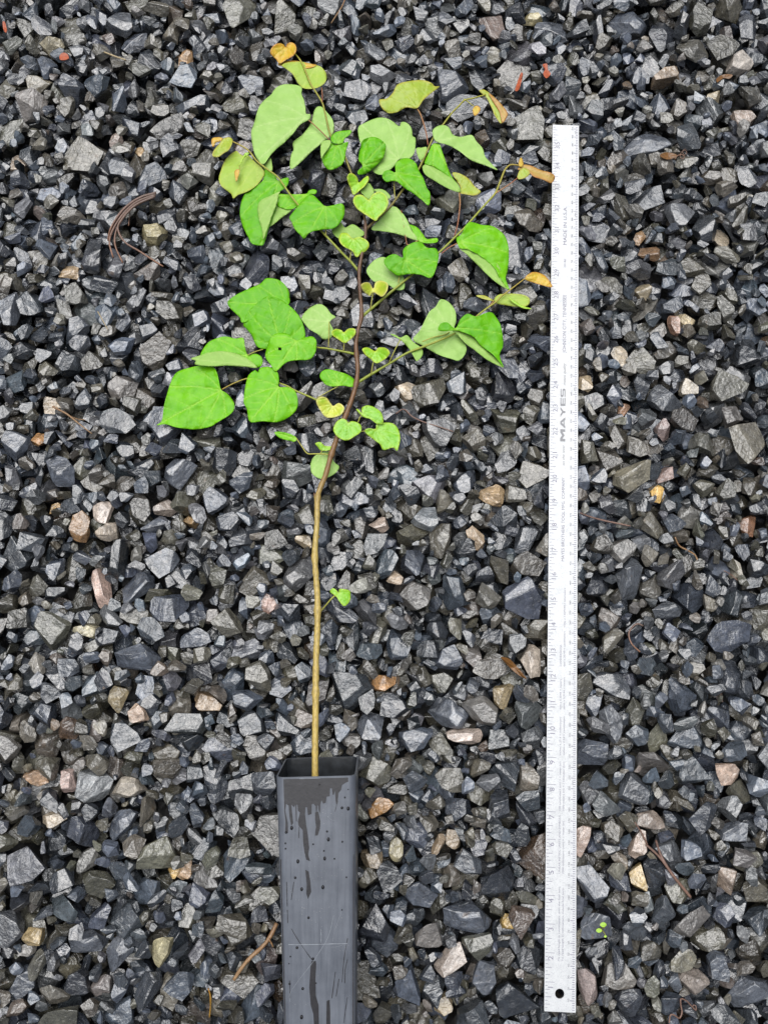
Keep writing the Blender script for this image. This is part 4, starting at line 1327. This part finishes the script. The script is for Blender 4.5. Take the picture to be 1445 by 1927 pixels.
leaf([one('A', [(700, 1480), (755, 1405), (800, 1350), (845, 1306), (890, 1304), (940, 1350), (985, 1390), (1040, 1385), (1112, 1369), (1140, 1400), (1136, 1470), (1100, 1530), (1050, 1570), (970, 1578), (900, 1590), (852, 1610), (820, 1652), (790, 1626), (740, 1570), (715, 1512)],
           (985, 1390), (820, 1650), 'top', 'under', 46, cup=-0.8, dz=0, wave=1.0)],
     pet('A', [(985, 1390), (988, 1480), (990, 1560), (992, 1625)], [36, 33, 29]), label='broad dark green leaf in the middle of the left branch')
leaf([one('A', [(1162, 1160), (1180, 1128), (1215, 1135), (1245, 1165), (1256, 1202), (1290, 1170), (1325, 1148), (1335, 1175), (1310, 1220), (1262, 1265), (1212, 1300), (1190, 1250), (1170, 1200)], (1256, 1202), (1212, 1298), 'yg', 'under', 36, cup=2)], None)
leaf([one('B', [(130, 812), (180, 768), (210, 798), (220, 830), (192, 878), (165, 860)], (215, 825), (150, 800), 'und2', 'top', 25, wave=0.6)], None)
leaf([one('B', [(218, 815), (255, 808), (290, 818), (326, 855), (312, 872), (270, 850)], (320, 870), (225, 815), 'und2', 'yel', 27, wave=0.5)], None)
leaf([one('B', [(84, 880), (100, 850), (140, 846), (172, 868), (188, 878), (212, 842), (255, 826), (296, 850), (312, 900), (290, 950), (250, 990), (230, 1014), (180, 985), (120, 945), (95, 915)], (188, 878), (230, 1012), 'yg', 'under', 44, cup=1.5, wave=0.8)], None,
     label='yellow-edged heart-shaped leaf, largest of the small ones near the fork')
leaf([one('D', [(118, 145), (135, 119), (165, 119), (188, 142), (205, 152), (240, 142), (280, 160), (298, 190), (280, 225), (250, 240), (222, 262), (195, 225), (150, 200), (125, 175)], (205, 152), (222, 260), 'yg', 'under', 31, cup=1.5)],
     pet('D', [(205, 152), (190, 230), (182, 292)], [31, 28, 25], (1.0, 0.9)))
leaf([one('D', [(75, 106), (105, 78), (132, 57), (155, 86), (200, 67), (245, 95), (270, 125), (215, 152), (150, 135), (115, 150)], (155, 86), (190, 152), 'und2', 'top', 18, wave=0.9)], None)

# right top cluster
leaf([one('B', [(252, 230), (300, 222), (340, 185), (372, 130), (440, 110), (530, 102), (590, 120), (612, 142), (643, 145), (592, 185), (540, 230), (497, 284), (430, 280), (380, 305), (330, 318), (290, 305), (262, 270)], (496, 280), (370, 128), 'olive', 'oliveu', 28, cup=-2, wave=1.3)],
     pet('B', [(496, 282), (522, 330), (545, 400), (560, 460), (568, 522)], [28, 32, 32], (1.5, 1.2), M_PETR), label='olive leaf with a wavy outline at the top centre')
leaf([one('B', [(118, 410), (160, 380), (230, 350), (290, 347), (340, 370), (383, 402), (396, 374), (432, 380), (462, 415), (470, 465), (488, 480), (485, 550), (470, 590), (440, 612), (380, 618), (340, 670), (270, 715), (210, 690), (170, 600), (125, 490)], (380, 617), (140, 395), 'under', 'top', 17, cup=-1.5, dz=-4, wave=1.1)], None,
     label='big pale leaf seen from below behind the crinkled green one')
leaf([one('B', [(118, 600), (130, 540), (150, 490), (215, 470), (265, 490), (296, 525), (290, 570), (270, 620), (220, 670), (170, 710), (120, 713), (116, 690), (146, 660), (122, 625)], (145, 655), (280, 510), 'top', 'under', 30, wave=2.1, cup=-2)],
     None, label='small crinkled green leaf')
leaf([one('B', [(274, 732), (285, 695), (320, 686), (357, 700), (358, 645), (400, 612), (450, 611), (490, 640), (510, 690), (540, 740), (560, 800), (582, 836), (576, 914), (530, 880), (470, 835), (415, 800), (375, 765), (340, 755), (300, 762)], (355, 702), (576, 912), 'top', 'under', 48, cup=-1.5, dz=-3, wave=1.1)],
     pet('B', [(355, 702), (350, 770), (352, 830), (356, 872)], [37, 33, 28], (1.1, 1.0)), label='glossy dark green leaf at the middle of the right top branch')
leaf([one('B', [(597, 442), (615, 410), (660, 394), (702, 408), (730, 455), (780, 470), (850, 458), (882, 500), (922, 545), (940, 600), (985, 650), (1016, 685), (940, 655), (850, 622), (770, 562), (690, 520), (622, 502)], (620, 500), (1015, 684), 'under', 'top', 38, cup=-2, dz=-8)], None,
     label='long pale leaf pointing right above the yardstick end')
leaf([one('B', [(597, 520), (640, 514), (662, 570), (690, 650), (720, 720), (742, 758), (690, 718), (600, 662), (546, 642), (570, 580)], (615, 515), (742, 756), 'topl', 'under', 30, wave=0.8, dz=-3),
      one('B', [(534, 660), (560, 648), (600, 662), (690, 718), (745, 756), (780, 812), (770, 830), (700, 805), (620, 760), (560, 722), (538, 692)], (560, 655), (772, 826), 'und2', 'top', 27, wave=0.7, dz=-3),
      one('B', [(493, 545), (525, 540), (562, 538), (552, 585), (522, 622), (502, 592)], (562, 540), (505, 600), 'und2', 'top', 26, wave=0.6)],
     None, label='folded leaf showing both its green and its pale side')
leaf([one('B', [(726, 704), (770, 706), (830, 740), (870, 790), (910, 826), (870, 850), (800, 840), (768, 830), (778, 800), (748, 748)], (770, 828), (740, 715), 'olive', 'oliveu', 19, wave=1.1)],
     pet('B', [(770, 828), (776, 890), (772, 950), (760, 1040), (740, 1112)], [19, 24, 27], (1.5, 1.2), M_PETR))
leaf([one('B', [(900, 172), (930, 164), (970, 190), (1010, 240), (1050, 280), (1046, 382), (1005, 340), (980, 280), (945, 215)], (945, 195), (1046, 380), 'olive', 'young', 26, cup=1, dz=-4, wave=0.6),
      one('B', [(960, 186), (1000, 215), (1058, 276), (1084, 326), (1048, 380), (1030, 310), (985, 235)], (955, 190), (1050, 375), 'rust', 'young', 28, dz=-4, wave=0.6)],
     None, label='narrow bronze and olive leaf at the top right shoot tip')
leaf([one('B', [(858, 290), (883, 267), (908, 288), (892, 320), (868, 333)], (860, 275), (870, 332), 'young', 'olive', 29, wave=0.3)],
     pet('B', [(800, 225), (830, 245), (850, 262), (868, 272)], [31, 30, 29], (1.2, 0.8)))
leaf([one('B', [(1150, 682), (1180, 652), (1230, 655), (1300, 685), (1368, 705), (1391, 732), (1366, 770), (1310, 746), (1250, 726), (1215, 692)], (1165, 665), (1388, 745), 'rust', 'young', 29, wave=0.9, dz=-6),
      one('B', [(1148, 742), (1160, 690), (1195, 672), (1232, 700), (1200, 735)], (1165, 670), (1150, 740), 'olive', 'young', 27, wave=0.4),
      one('B', [(1154, 642), (1170, 603), (1186, 636), (1180, 662), (1160, 662)], (1168, 662), (1170, 604), 'young', 'olive', 31, wave=0.3)],
     None, label='rust-coloured crumpled leaf touching the edge of the yardstick')
leaf([one('B', [(203, 1068), (250, 1010), (300, 950), (350, 921), (400, 960), (440, 1020), (460, 1070), (507, 1144), (430, 1120), (340, 1092), (260, 1080)], (505, 1142), (350, 925), 'under', 'top', 20, cup=-1.5),
      one('B', [(450, 1040), (500, 1058), (540, 1105), (562, 1132), (625, 1126), (630, 1150), (580, 1160), (510, 1147), (470, 1085)], (508, 1143), (625, 1135), 'topl', 'under', 18, wave=0.8)], 
     pet('B', [(505, 1143), (440, 1170), (425, 1130), (395, 945)], [19, 16, 20], (1.0, 0.8), M_PETR))
leaf([one('D', [(812, 150), (832, 135), (850, 112), (875, 64), (905, 54), (960, 70), (1030, 80), (1090, 125), (1116, 180), (1123, 260), (1116, 340), (1105, 390), (1126, 456), (1075, 400), (1040, 330), (960, 260), (880, 215), (832, 206)], (838, 172), (1126, 455), 'topl', 'under', 33, cup=-2, dz=-9, wave=1.2),
      one('D', [(830, 206), (900, 204), (970, 220), (1020, 255), (1060, 310), (1076, 345), (1078, 400), (1126, 456), (1060, 420), (990, 360), (930, 300), (870, 242)], (835, 205), (1125, 455), 'und2', 'top', 30, dz=-7, cup=-1, wave=0.7, spread=0.5)],
     pet('D', [(838, 172), (815, 182), (770, 205), (725, 240)], [33, 31, 27], (1.5, 1.2), M_PETR), label='large green leaf with a pale folded edge left of the 29 inch mark')
# middle
leaf([one('D', [(384, 285), (410, 255), (450, 244), (496, 264), (500, 215), (550, 178), (600, 171), (640, 205), (690, 210), (707, 245), (700, 300), (666, 382), (600, 365), (530, 362), (470, 372), (430, 350), (400, 320)], (512, 276), (666, 380), 'top', 'under', 44, cup=-1.0, dz=0, wave=1.1)],
     pet('D', [(512, 276), (490, 330), (475, 380), (470, 415)], [33, 29, 23], (1.1, 1.0)), label='broad green leaf at the middle right of the stem')
leaf([one('D', [(282, 340), (310, 295), (355, 265), (400, 268), (470, 330), (500, 380), (507, 440), (490, 456), (455, 455), (420, 432), (375, 415), (330, 408), (300, 380)], (470, 415), (285, 330), 'under', 'top', 15, wave=1.0)], None)
leaf([one('D', [(249, 430), (270, 412), (300, 415), (322, 448), (335, 410), (370, 401), (406, 420), (400, 465), (370, 496), (325, 470), (300, 492), (265, 465)], (322, 450), (310, 490), 'yel', 'under', 29, cup=2, wave=0.8)],
     pet('D', [(320, 468), (312, 520), (304, 572)], [28, 26, 21], (1.0, 0.9)), label='small yellow heart leaf beside the stem')
leaf([one('D', [(1218, 382), (1250, 355), (1290, 351), (1340, 375), (1380, 437), (1320, 428), (1260, 410), (1226, 400)], (1220, 388), (1379, 436), 'young', 'olive', 27, cup=-1, dz=-4)], None, label='orange-yellow leaf tip reaching over the yardstick edge')
leaf([one('D', [(1034, 516), (1060, 485), (1130, 477), (1210, 485), (1246, 510), (1236, 545), (1190, 556), (1110, 548), (1050, 536)], (1036, 520), (1244, 515), 'oliveu', 'olive', 20, cup=-1),
      one('D', [(928, 490), (980, 489), (1033, 520), (980, 511)], (1033, 520), (930, 491), 'olive', 'oliveu', 21, wave=0.3),
      one('D', [(1120, 500), (1160, 520), (1195, 545), (1258, 567), (1215, 566), (1180, 552), (1140, 525)], (1122, 502), (1256, 566), 'bright', 'olive', 25, wave=0.3)],
     pet('D', [(1034, 520), (1000, 560), (960, 590), (930, 612)], [21, 25, 28], (1.3, 1.1), M_PETR))
leaf([one('D', [(704, 692), (720, 655), (760, 649), (806, 682), (840, 625), (880, 597), (930, 612), (1010, 587), (1050, 620), (1078, 680), (1090, 780), (1070, 830), (1076, 870), (1091, 914), (1030, 840), (960, 790), (920, 740), (870, 712), (800, 696), (740, 700)], (806, 682), (1090, 912), 'top', 'under', 46, cup=-1.5, dz=-10, wave=0.9),
      one('D', [(790, 696), (870, 712), (925, 745), (960, 790), (1030, 845), (1091, 914), (1000, 872), (920, 812), (870, 776), (820, 722)], (806, 690), (1088, 910), 'und2', 'top', 34, dz=-7, wave=0.6, spread=0.5)], None,
     label='bright green leaf with pale folded lower edge, right end of the lowest branch')
leaf([one('D', [(557, 750), (600, 690), (650, 590), (690, 555), (720, 512), (770, 530), (805, 580), (811, 640), (803, 690), (860, 765), (871, 820), (830, 872), (780, 863), (700, 836), (620, 790)], (770, 705), (640, 620), 'under', 'top', 16, cup=-1.5, wave=1.2)], 
     pet('D', [(770, 705), (740, 722), (680, 735), (610, 762)], [16, 17, 20], (1.2, 1.0)), label='large pale leaf seen from below under the lowest right branch')
leaf([one('D', [(423, 718), (450, 720), (482, 738), (520, 724), (560, 765), (606, 800), (613, 840), (580, 877), (560, 850), (530, 800), (482, 752)], (480, 745), (580, 875), 'und2', 'topl', 17, wave=0.9)],
     pet('D', [(482, 748), (450, 810), (415, 885)], [17, 21, 22], (1.1, 1.0)))
leaf([one('D', [(256, 806), (290, 796), (332, 818), (350, 798), (395, 800), (419, 830), (390, 865), (340, 889), (300, 860), (275, 840)], (332, 820), (342, 888), 'yg', 'under', 27, cup=1.5)],
     pet('D', [(325, 862), (318, 900), (308, 957)], [27, 25, 21], (1.0, 0.9)))
# left middle cluster
leaf([one('C', [(512, 230), (560, 190), (640, 150), (720, 115), (765, 79), (850, 95), (900, 150), (911, 200), (897, 255), (760, 300), (615, 367), (590, 335), (558, 305), (520, 265)], (880, 255), (516, 235), 'top', 'under', 13, cup=-1.5, wave=1.0)], None, label='green leaf uppermost of the left middle cluster')
leaf([one('C', [(611, 380), (640, 300), (690, 250), (770, 196), (850, 215), (920, 265), (970, 320), (1000, 380), (1011, 460), (950, 500), (850, 505), (762, 537), (700, 520), (665, 450), (630, 405)], (850, 500), (770, 200), 'top', 'under', 19, cup=-2.5, wave=1.1)], None, label='rounded wet green leaf overlapping the uppermost left leaf')
leaf([one('C', [(754, 585), (770, 510), (800, 450), (850, 434), (900, 440), (955, 482), (1000, 465), (1060, 457), (1085, 490), (1078, 560), (1040, 605), (960, 610), (890, 625), (822, 682), (790, 640)], (955, 482), (822, 680), 'topl', 'under', 31, cup=-1.5, dz=-2, hole=(846, 536, 8))],
     None, label='green leaf with a small hole in the left middle cluster')
leaf([one('C', [(989, 340), (1010, 300), (1060, 260), (1110, 247), (1150, 270), (1180, 310), (1209, 330), (1172, 362), (1196, 420), (1180, 465), (1130, 475), (1090, 440), (1040, 410), (1005, 370)], (1170, 362), (1000, 345), 'under', 'topl', 16, cup=-1)],
     pet('C', [(1168, 362), (1166, 440), (1163, 527)], [17, 19, 19], (1.0, 0.9)), label='round pale leaf left of the stem')
leaf([one('C', [(1184, 430), (1210, 407), (1250, 418), (1263, 430), (1290, 407), (1332, 407), (1337, 440), (1300, 480), (1266, 499), (1220, 470), (1195, 455)], (1263, 430), (1266, 497), 'yg', 'under', 25, cup=1.5)],
     pet('C', [(1263, 470), (1263, 510), (1261, 549)], [25, 22, 19], (0.9, 0.8)))
leaf([one('C', [(335, 580), (380, 500), (450, 465), (500, 457), (560, 470), (611, 467), (622, 520), (642, 577), (690, 569), (730, 590), (737, 630), (712, 660), (680, 650), (600, 600), (500, 580), (400, 590)], (642, 577), (290, 605), 'topl', 'under', 20, cup=-1),
      one('C', [(273, 600), (330, 580), (390, 560), (470, 552), (560, 565), (620, 590), (670, 625), (700, 659), (600, 651), (500, 646), (400, 649), (298, 637), (306, 616)], (700, 655), (276, 602), 'und2', 'top', 25, cup=-1, wave=0.6, spread=0.5)],
     pet('C', [(642, 577), (690, 555), (740, 540)], [20, 21, 23], (1.1, 0.9)), label='green leaf rolled along its lower edge in the left middle cluster')
leaf([one('C', [(50, 1032), (85, 1000), (100, 900), (140, 760), (180, 690), (260, 660), (340, 644), (410, 650), (440, 690), (455, 750), (468, 802), (512, 830), (552, 890), (546, 940), (500, 980), (440, 1015), (400, 1040), (300, 1059), (180, 1046), (110, 1026)], (468, 803), (52, 1031), 'topl', 'under', 14, cup=-2, wave=1.2)], None,
     label='largest glossy green leaf, leftmost of the plant')
leaf([one('C', [(614, 860), (625, 780), (645, 710), (690, 674), (706, 690), (722, 660), (780, 654), (830, 685), (843, 740), (842, 782), (900, 785), (945, 810), (963, 860), (960, 920), (920, 970), (840, 1011), (740, 1006), (655, 1009), (635, 930), (616, 890)], (842, 782), (655, 1008), 'topl', 'under', 24, cup=-2)], None,
     label='heart-shaped green leaf right of the largest leftmost leaf')
leaf([one('C', [(1108, 720), (1120, 684), (1160, 669), (1230, 685), (1290, 705), (1332, 740), (1326, 782), (1250, 775), (1190, 781), (1140, 765)], (1230, 778), (1200, 675), 'topl', 'under', 22, wave=1.2)],
     pet('C', [(1230, 778), (1160, 815), (1085, 858)], [21, 20, 18], (1.0, 0.9)))
leaf([one('C', [(1084, 880), (1110, 849), (1150, 855), (1178, 890), (1195, 907), (1230, 888), (1264, 915), (1256, 950), (1220, 975), (1150, 981), (1110, 935)], (1190, 905), (1150, 980), 'yel', 'under', 24, cup=1)], None, label='pale yellow heart leaf left of the stem')
leaf([one('C', [(1194, 1060), (1215, 1010), (1250, 989), (1280, 1000), (1290, 1017), (1320, 1005), (1372, 1030), (1371, 1075), (1330, 1105), (1280, 1131), (1225, 1110)], (1290, 1017), (1280, 1130), 'bright', 'under', 46, cup=-0.5, wave=0.6)], None,
     label='fresh green heart leaf lying over the stem')
leaf([one('C', [(813, 1080), (850, 1074), (920, 1090), (959, 1118), (940, 1139), (880, 1125), (840, 1110)], (957, 1120), (815, 1080), 'topl', 'under', 16)], None)
leaf([one('C', [(1076, 1150), (1110, 1141), (1140, 1165), (1190, 1170), (1180, 1190), (1120, 1199), (1090, 1170)], (1125, 1180), (1190, 1172), 'bright', 'under', 21)],
     pet('C', [(1122, 1196), (1115, 1208), (1110, 1220)], [20, 19, 17], (0.9, 0.8)))
leaf([one('C', [(1048, 1280), (1065, 1240), (1110, 1211), (1170, 1207), (1200, 1270), (1232, 1300), (1210, 1340), (1160, 1370), (1110, 1379), (1060, 1350), (1047, 1310)], (1120, 1213), (1140, 1375), 'under', 'topl', 7, wave=0.6)], None, label='round pale leaf under the stem, lowest of the left side')
leaf([one('E', [(682, 280), (705, 285), (726, 312), (725, 270), (770, 251), (830, 270), (875, 310), (887, 387), (840, 391), (790, 355), (730, 335)], (726, 312), (885, 385), 'bright', 'under', 25, cup=-1)],
     pet('E', [(728, 320), (710, 345), (694, 380), (660, 385), (610, 375)], [25, 22, 18], (1.1, 0.9)))
leaf([one('E', [(747, 440), (780, 425), (830, 430), (840, 391), (900, 382), (960, 388), (1000, 430), (1016, 500), (1005, 560), (990, 597), (960, 570), (890, 589), (860, 545), (800, 500), (760, 465)], (835, 430), (990, 595), 'bright', 'under', 20, cup=-1.5)],
     pet('E', [(835, 430), (745, 445), (690, 450), (600, 430)], [20, 20, 17], (1.1, 0.9)), label='fresh green leaf right of the stem bend, lower of a pair')
leaf([one('E', [(484, 1660), (505, 1634), (530, 1645), (552, 1668), (560, 1639), (630, 1650), (642, 1680), (636, 1730), (595, 1770), (560, 1740), (530, 1695)], (550, 1668), (596, 1768), 'bright', 'under', 24, cup=-1)],
     pet('E', [(540, 1675), (500, 1710), (460, 1755), (425, 1797), (400, 1830)], [24, 22, 18], (1.5, 1.3)), label='single small leaf on the bare lower stem')
# soil and roots inside the pot, held by the stem
bm = bmesh.new()
bmesh.ops.create_cube(bm, size=1.0)
for v in bm.verts:
    y = -0.075 - 0.2 * (0.5 - v.co.y)
    w = wd(y) - 0.0034
    v.co = Vector((v.co.x * w, y, 0.0017 + (v.co.z + 0.5) * w))
bmesh.ops.subdivide_edges(bm, edges=bm.edges[:], cuts=4, use_grid_fill=True)
for v in bm.verts:
    if v.co.y > -0.08: v.co.y += 0.003 * noise.noise(v.co * 160)
for v in bm.verts: v.co = (PM @ v.co) - sap.location
bm_obj('root_ball', bm, M_SOIL, sap)

# ------------------------------------------------------------------ dry stems and litter on the stones
def lay(pts, lift=0.0012, r=0.0025):
    """let a stalk rest on the gravel: heights follow the stones, smoothed from above"""
    P = [at(x, y, -0.003) for x, y in pts]
    zs = [gz(p.x, p.y, r) for p in P]
    zz = [max(np.mean(zs[max(0, i - 1):i + 2]), z - 0.002) for i, z in enumerate(zs)]
    return [at(x, y, z + lift) for (x, y), z in zip(pts, zz)]
def stalk(name, label, cat, strands, mat, seg=7):
    """strands: list of (pixels, radii px); one strand becomes a single mesh, more become parts"""
    P0 = lay(strands[0][0], strands[0][1][0] * 0.00046)
    base = P0[0]
    if len(strands) == 1:
        o = tube(name, [p for p in P0], [r * 0.00046 for r in strands[0][1]], mat, None, seg, 5, 0.15, base)
        return tag(o, label, cat)
    e = empty(name, base)
    tag(e, label, cat)
    for pts, rad in strands:
        tube('strand', [p - base for p in lay(pts, rad[0] * 0.00046 + 0.0004)], [r * 0.00046 for r in rad], mat, e, seg, 5, 0.15)
    return e
stalk('dry_stem_bundle', 'curved bundle of dry grey-brown stems lying on the left', 'stems', [
    ([(294, 362), (262, 372), (235, 391), (218, 412), (207, 433), (203, 453)], (3.4, 3, 1.6)),
    ([(293, 366), (258, 379), (233, 401), (213, 431), (206, 456), (213, 484)], (3.0, 2.6, 1.8)),
    ([(292, 369), (256, 385), (232, 409), (218, 436), (217, 462), (231, 494)], (3.0, 2.6, 1.6)),
    ([(288, 371), (250, 389), (229, 412), (222, 431), (235, 455), (262, 472), (285, 487), (307, 501)], (2.6, 2.4, 1.8)),
    ([(244, 400), (243, 412), (242, 424)], (1.4, 1.0))], M_TWIGG)
stalk('dry_twig', 'thin forked tan twig leaning on the tan block at left', 'twig', [
    ([(99, 765), (113, 772), (126, 779), (140, 790), (156, 803), (173, 816)], (2.6, 2.0, 1.2)), ([(132, 783), (145, 788), (160, 790)], (1.2, 0.8))], M_TWIG)
stalk('dry_stick', 'tan broken stick beside the left wall of the pot', 'stick', [
    ([(521, 1738), (508, 1764), (492, 1784), (472, 1802), (455, 1822), (440, 1845)], (4.6, 4.2, 3.4)), ([(506, 1768), (511, 1776), (514, 1783)], (2.0, 1.4))], M_TWIG, 8)
stalk('dry_stem_fork', 'forked red-brown dry stem right of the lower yardstick', 'stems', [
    ([(1234, 1582), (1240, 1602), (1249, 1622), (1266, 1648), (1282, 1668), (1299, 1689)], (2.6, 3.2, 3.2)), ([(1216, 1591), (1228, 1601), (1242, 1615), (1256, 1634), (1268, 1652)], (2.6, 2.6, 2.2)), ([(1194, 1548), (1206, 1566), (1218, 1590)], (1.6, 1.8))], M_TWIGR)
stalk('dry_twig', 'red-brown wiry stem right of the stem bend, below the leaves', 'stem', [([(745, 778), (760, 770), (776, 784), (800, 795), (826, 803), (853, 812)], (1.6, 1.7, 1.2))], M_TWIGR)
stalk('dry_twig', 'pinkish brown stem pointing right from the yardstick at 18 inches', 'stem', [([(1091, 965), (1112, 973), (1138, 980), (1162, 985), (1186, 990)], (1.5, 2.2, 1.6))], M_TWIGR)
stalk('dry_twig', 'bent tan stem below the bright yellow chip', 'stem', [([(1270, 1011), (1278, 1027), (1294, 1036), (1307, 1044), (1313, 1056)], (1.6, 2.0, 1.6))], M_TWIG)
stalk('dry_twig', 'short thin stem near the right edge, lower than the bent tan one', 'stem', [([(1362, 1074), (1376, 1082), (1387, 1092)], (1.0, 1.2))], M_TWIGR)
stalk('dry_twig', 'hook-shaped grey-brown stem right of the yardstick at 14 inches', 'stem', [([(1210, 1178), (1200, 1174), (1190, 1180), (1183, 1193), (1188, 1211), (1204, 1227)], (1.8, 2.0, 1.6))], M_TWIGG)
stalk('pine_needle', 'single orange needle at the bottom left', 'needle', [([(392, 1861), (396, 1876), (396, 1895), (394, 1916)], (1.5, 1.8, 1.2))], M_NEEDLE)
stalk('tendril', 'curly brown tendril at the bottom right', 'tendril', [([(1309, 1901), (1304, 1898), (1304, 1893), (1309, 1894), (1309, 1902), (1300, 1893), (1291, 1884), (1281, 1881), (1281, 1893), (1283, 1906), (1278, 1917), (1268, 1911), (1261, 1912), (1259, 1926)], (1.3, 1.5, 1.6))], M_TWIGR)
stalk('tendril', 'tiny coiled tendril beside the brown leaf scrap, upper right', 'tendril', [([(1292, 282), (1288, 280), (1284, 285), (1288, 291), (1292, 287), (1288, 282), (1281, 287), (1280, 295), (1285, 298), (1287, 293), (1281, 290), (1274, 293), (1270, 299)], (1.0, 1.0))], M_TWIGG, 6)
stalk('dry_twig', 'pinkish stem entering at the top edge', 'stem', [([(650, -4), (643, 12), (634, 26), (623, 43)], (1.8, 1.8, 1.4))], M_TWIG)
stalk('straw', 'short pale straw near the top left', 'straw', [([(196, 97), (216, 105), (237, 112)], (2.0, 1.8))], M_STRAW)
stalk('straw', 'thin straw sliver left of the middle leaf cluster', 'straw', [([(184, 586), (192, 600), (203, 620)], (1.2, 0.9))], M_STRAW)

def scrap(name, label, cat, outline, mat, thick=0.0006, curl=0.003):
    """small curled flake lying on the stones"""
    c = np.mean(np.array(outline), 0)
    p0 = at(c[0], c[1], -0.003)
    z = gz(p0.x, p0.y, 0.004) + 0.0008
    bd = spline_closed(outline, 1.5)
    V = []
    for q in bd:
        d = math.hypot(q[0] - c[0], q[1] - c[1]) / 20
        V.append(at(q[0], q[1], z + curl * d * d + 0.001 * noise.noise(Vector((q[0] * 0.1, q[1] * 0.1, 3)))))
    base = at(c[0], c[1], z)
    n_ = len(V)
    VV = [v - base for v in V] + [v - base - Vector((0, 0, thick)) for v in V] + [Vector((0, 0, 0)), Vector((0, 0, -thick))]
    Fc = []
    for k in range(n_):
        k2 = (k + 1) % n_
        Fc += [(k, k2, 2 * n_), (n_ + k2, n_ + k, 2 * n_ + 1), (k, n_ + k, n_ + k2, k2)]
    o = new_mesh(name, VV, Fc, mat, None, False, base)
    return tag(o, label, cat)
scrap('bud_scale', 'rust-red flake left of the short pale straw', 'flake', [(112, 104), (118, 98), (127, 101), (129, 109), (120, 112), (113, 111)], M_SCALE)
scrap('bud_scale', 'thin red-brown flake at the far top left edge', 'flake', [(5, 40), (9, 40), (13, 56), (10, 60), (6, 52)], M_SCALE)
scrap('bud_scale', 'bright orange-red flake above the yardstick end', 'flake', [(1021, 121), (1029, 119), (1031, 130), (1036, 138), (1028, 146), (1022, 138), (1025, 130)], M_SCALE)
scrap('bud_scale', 'orange-red flake left of the flake above the yardstick end', 'flake', [(980, 136), (984, 138), (981, 152), (976, 168), (969, 169), (974, 152)], M_SCALE)
scrap('bud_scale', 'dark red flake in the upper right below the pale rounded stone', 'flake', [(1348, 147), (1362, 139), (1378, 140), (1372, 147), (1358, 146), (1350, 154)], M_DEADLEAF)
scrap('leaf_scrap', 'wet brown leaf scrap right of the yardstick top', 'leaf scrap', [(1242, 291), (1252, 286), (1268, 288), (1274, 293), (1260, 299), (1248, 297)], M_DEADLEAF)
scrap('leaf_scrap', 'dark red-brown leaf scrap left of the large pale beige stone', 'leaf scrap', [(942, 1237), (958, 1240), (972, 1254), (984, 1268), (990, 1278), (972, 1268), (955, 1252)], M_DEADLEAF)
# seedling
sp = at(1133, 1752, -0.004)
seed = empty('seedling', sp)
tag(seed, 'tiny green seedling between the stones right of the lower yardstick', 'seedling')
zb = gz(sp.x, sp.y, 0.004)
def seed_leaf(cx, cy, r):
    pts = [(cx + r * math.cos(a) * (1 + 0.12 * math.cos(2 * a)), cy + r * 0.85 * math.sin(a)) for a in [2 * math.pi * k / 9 for k in range(9)]]
    v, f, ve, ri = blade_sheet(pts, (cx, cy + r), (cx, cy - r), zb * 1000 + 6 if zb * 1000 + 6 > 2.5 else 3, 0, 0, 0.3, int(cx))
    o = new_mesh('leaf', [q - sp for q in v], f, G['bright'], seed, True)
    for nm, arr in (('vein', ve), ('rim', ri)):
        a = o.data.attributes.new(nm, 'FLOAT', 'POINT'); a.data.foreach_set('value', np.array(arr, dtype=np.float32))
    a = o.data.attributes.new('rest', 'FLOAT_VECTOR', 'POINT'); a.data.foreach_set('vector', np.array([q[:] for q in v], dtype=np.float32).ravel())
    tube('stalk', [Vector((0, 0, zb - sp.z - 0.004)), (v[0] - sp) * 0.5, sum(v, Vector()) / len(v) - sp - Vector((0, 0, 0.0004))], [0.0005, 0.0004], M_PET, seed, 5, 4)
seed_leaf(1135, 1741, 5.5)
seed_leaf(1127, 1752, 5)
seed_leaf(1139, 1763, 2.6)
print('leaves', LEAFN)
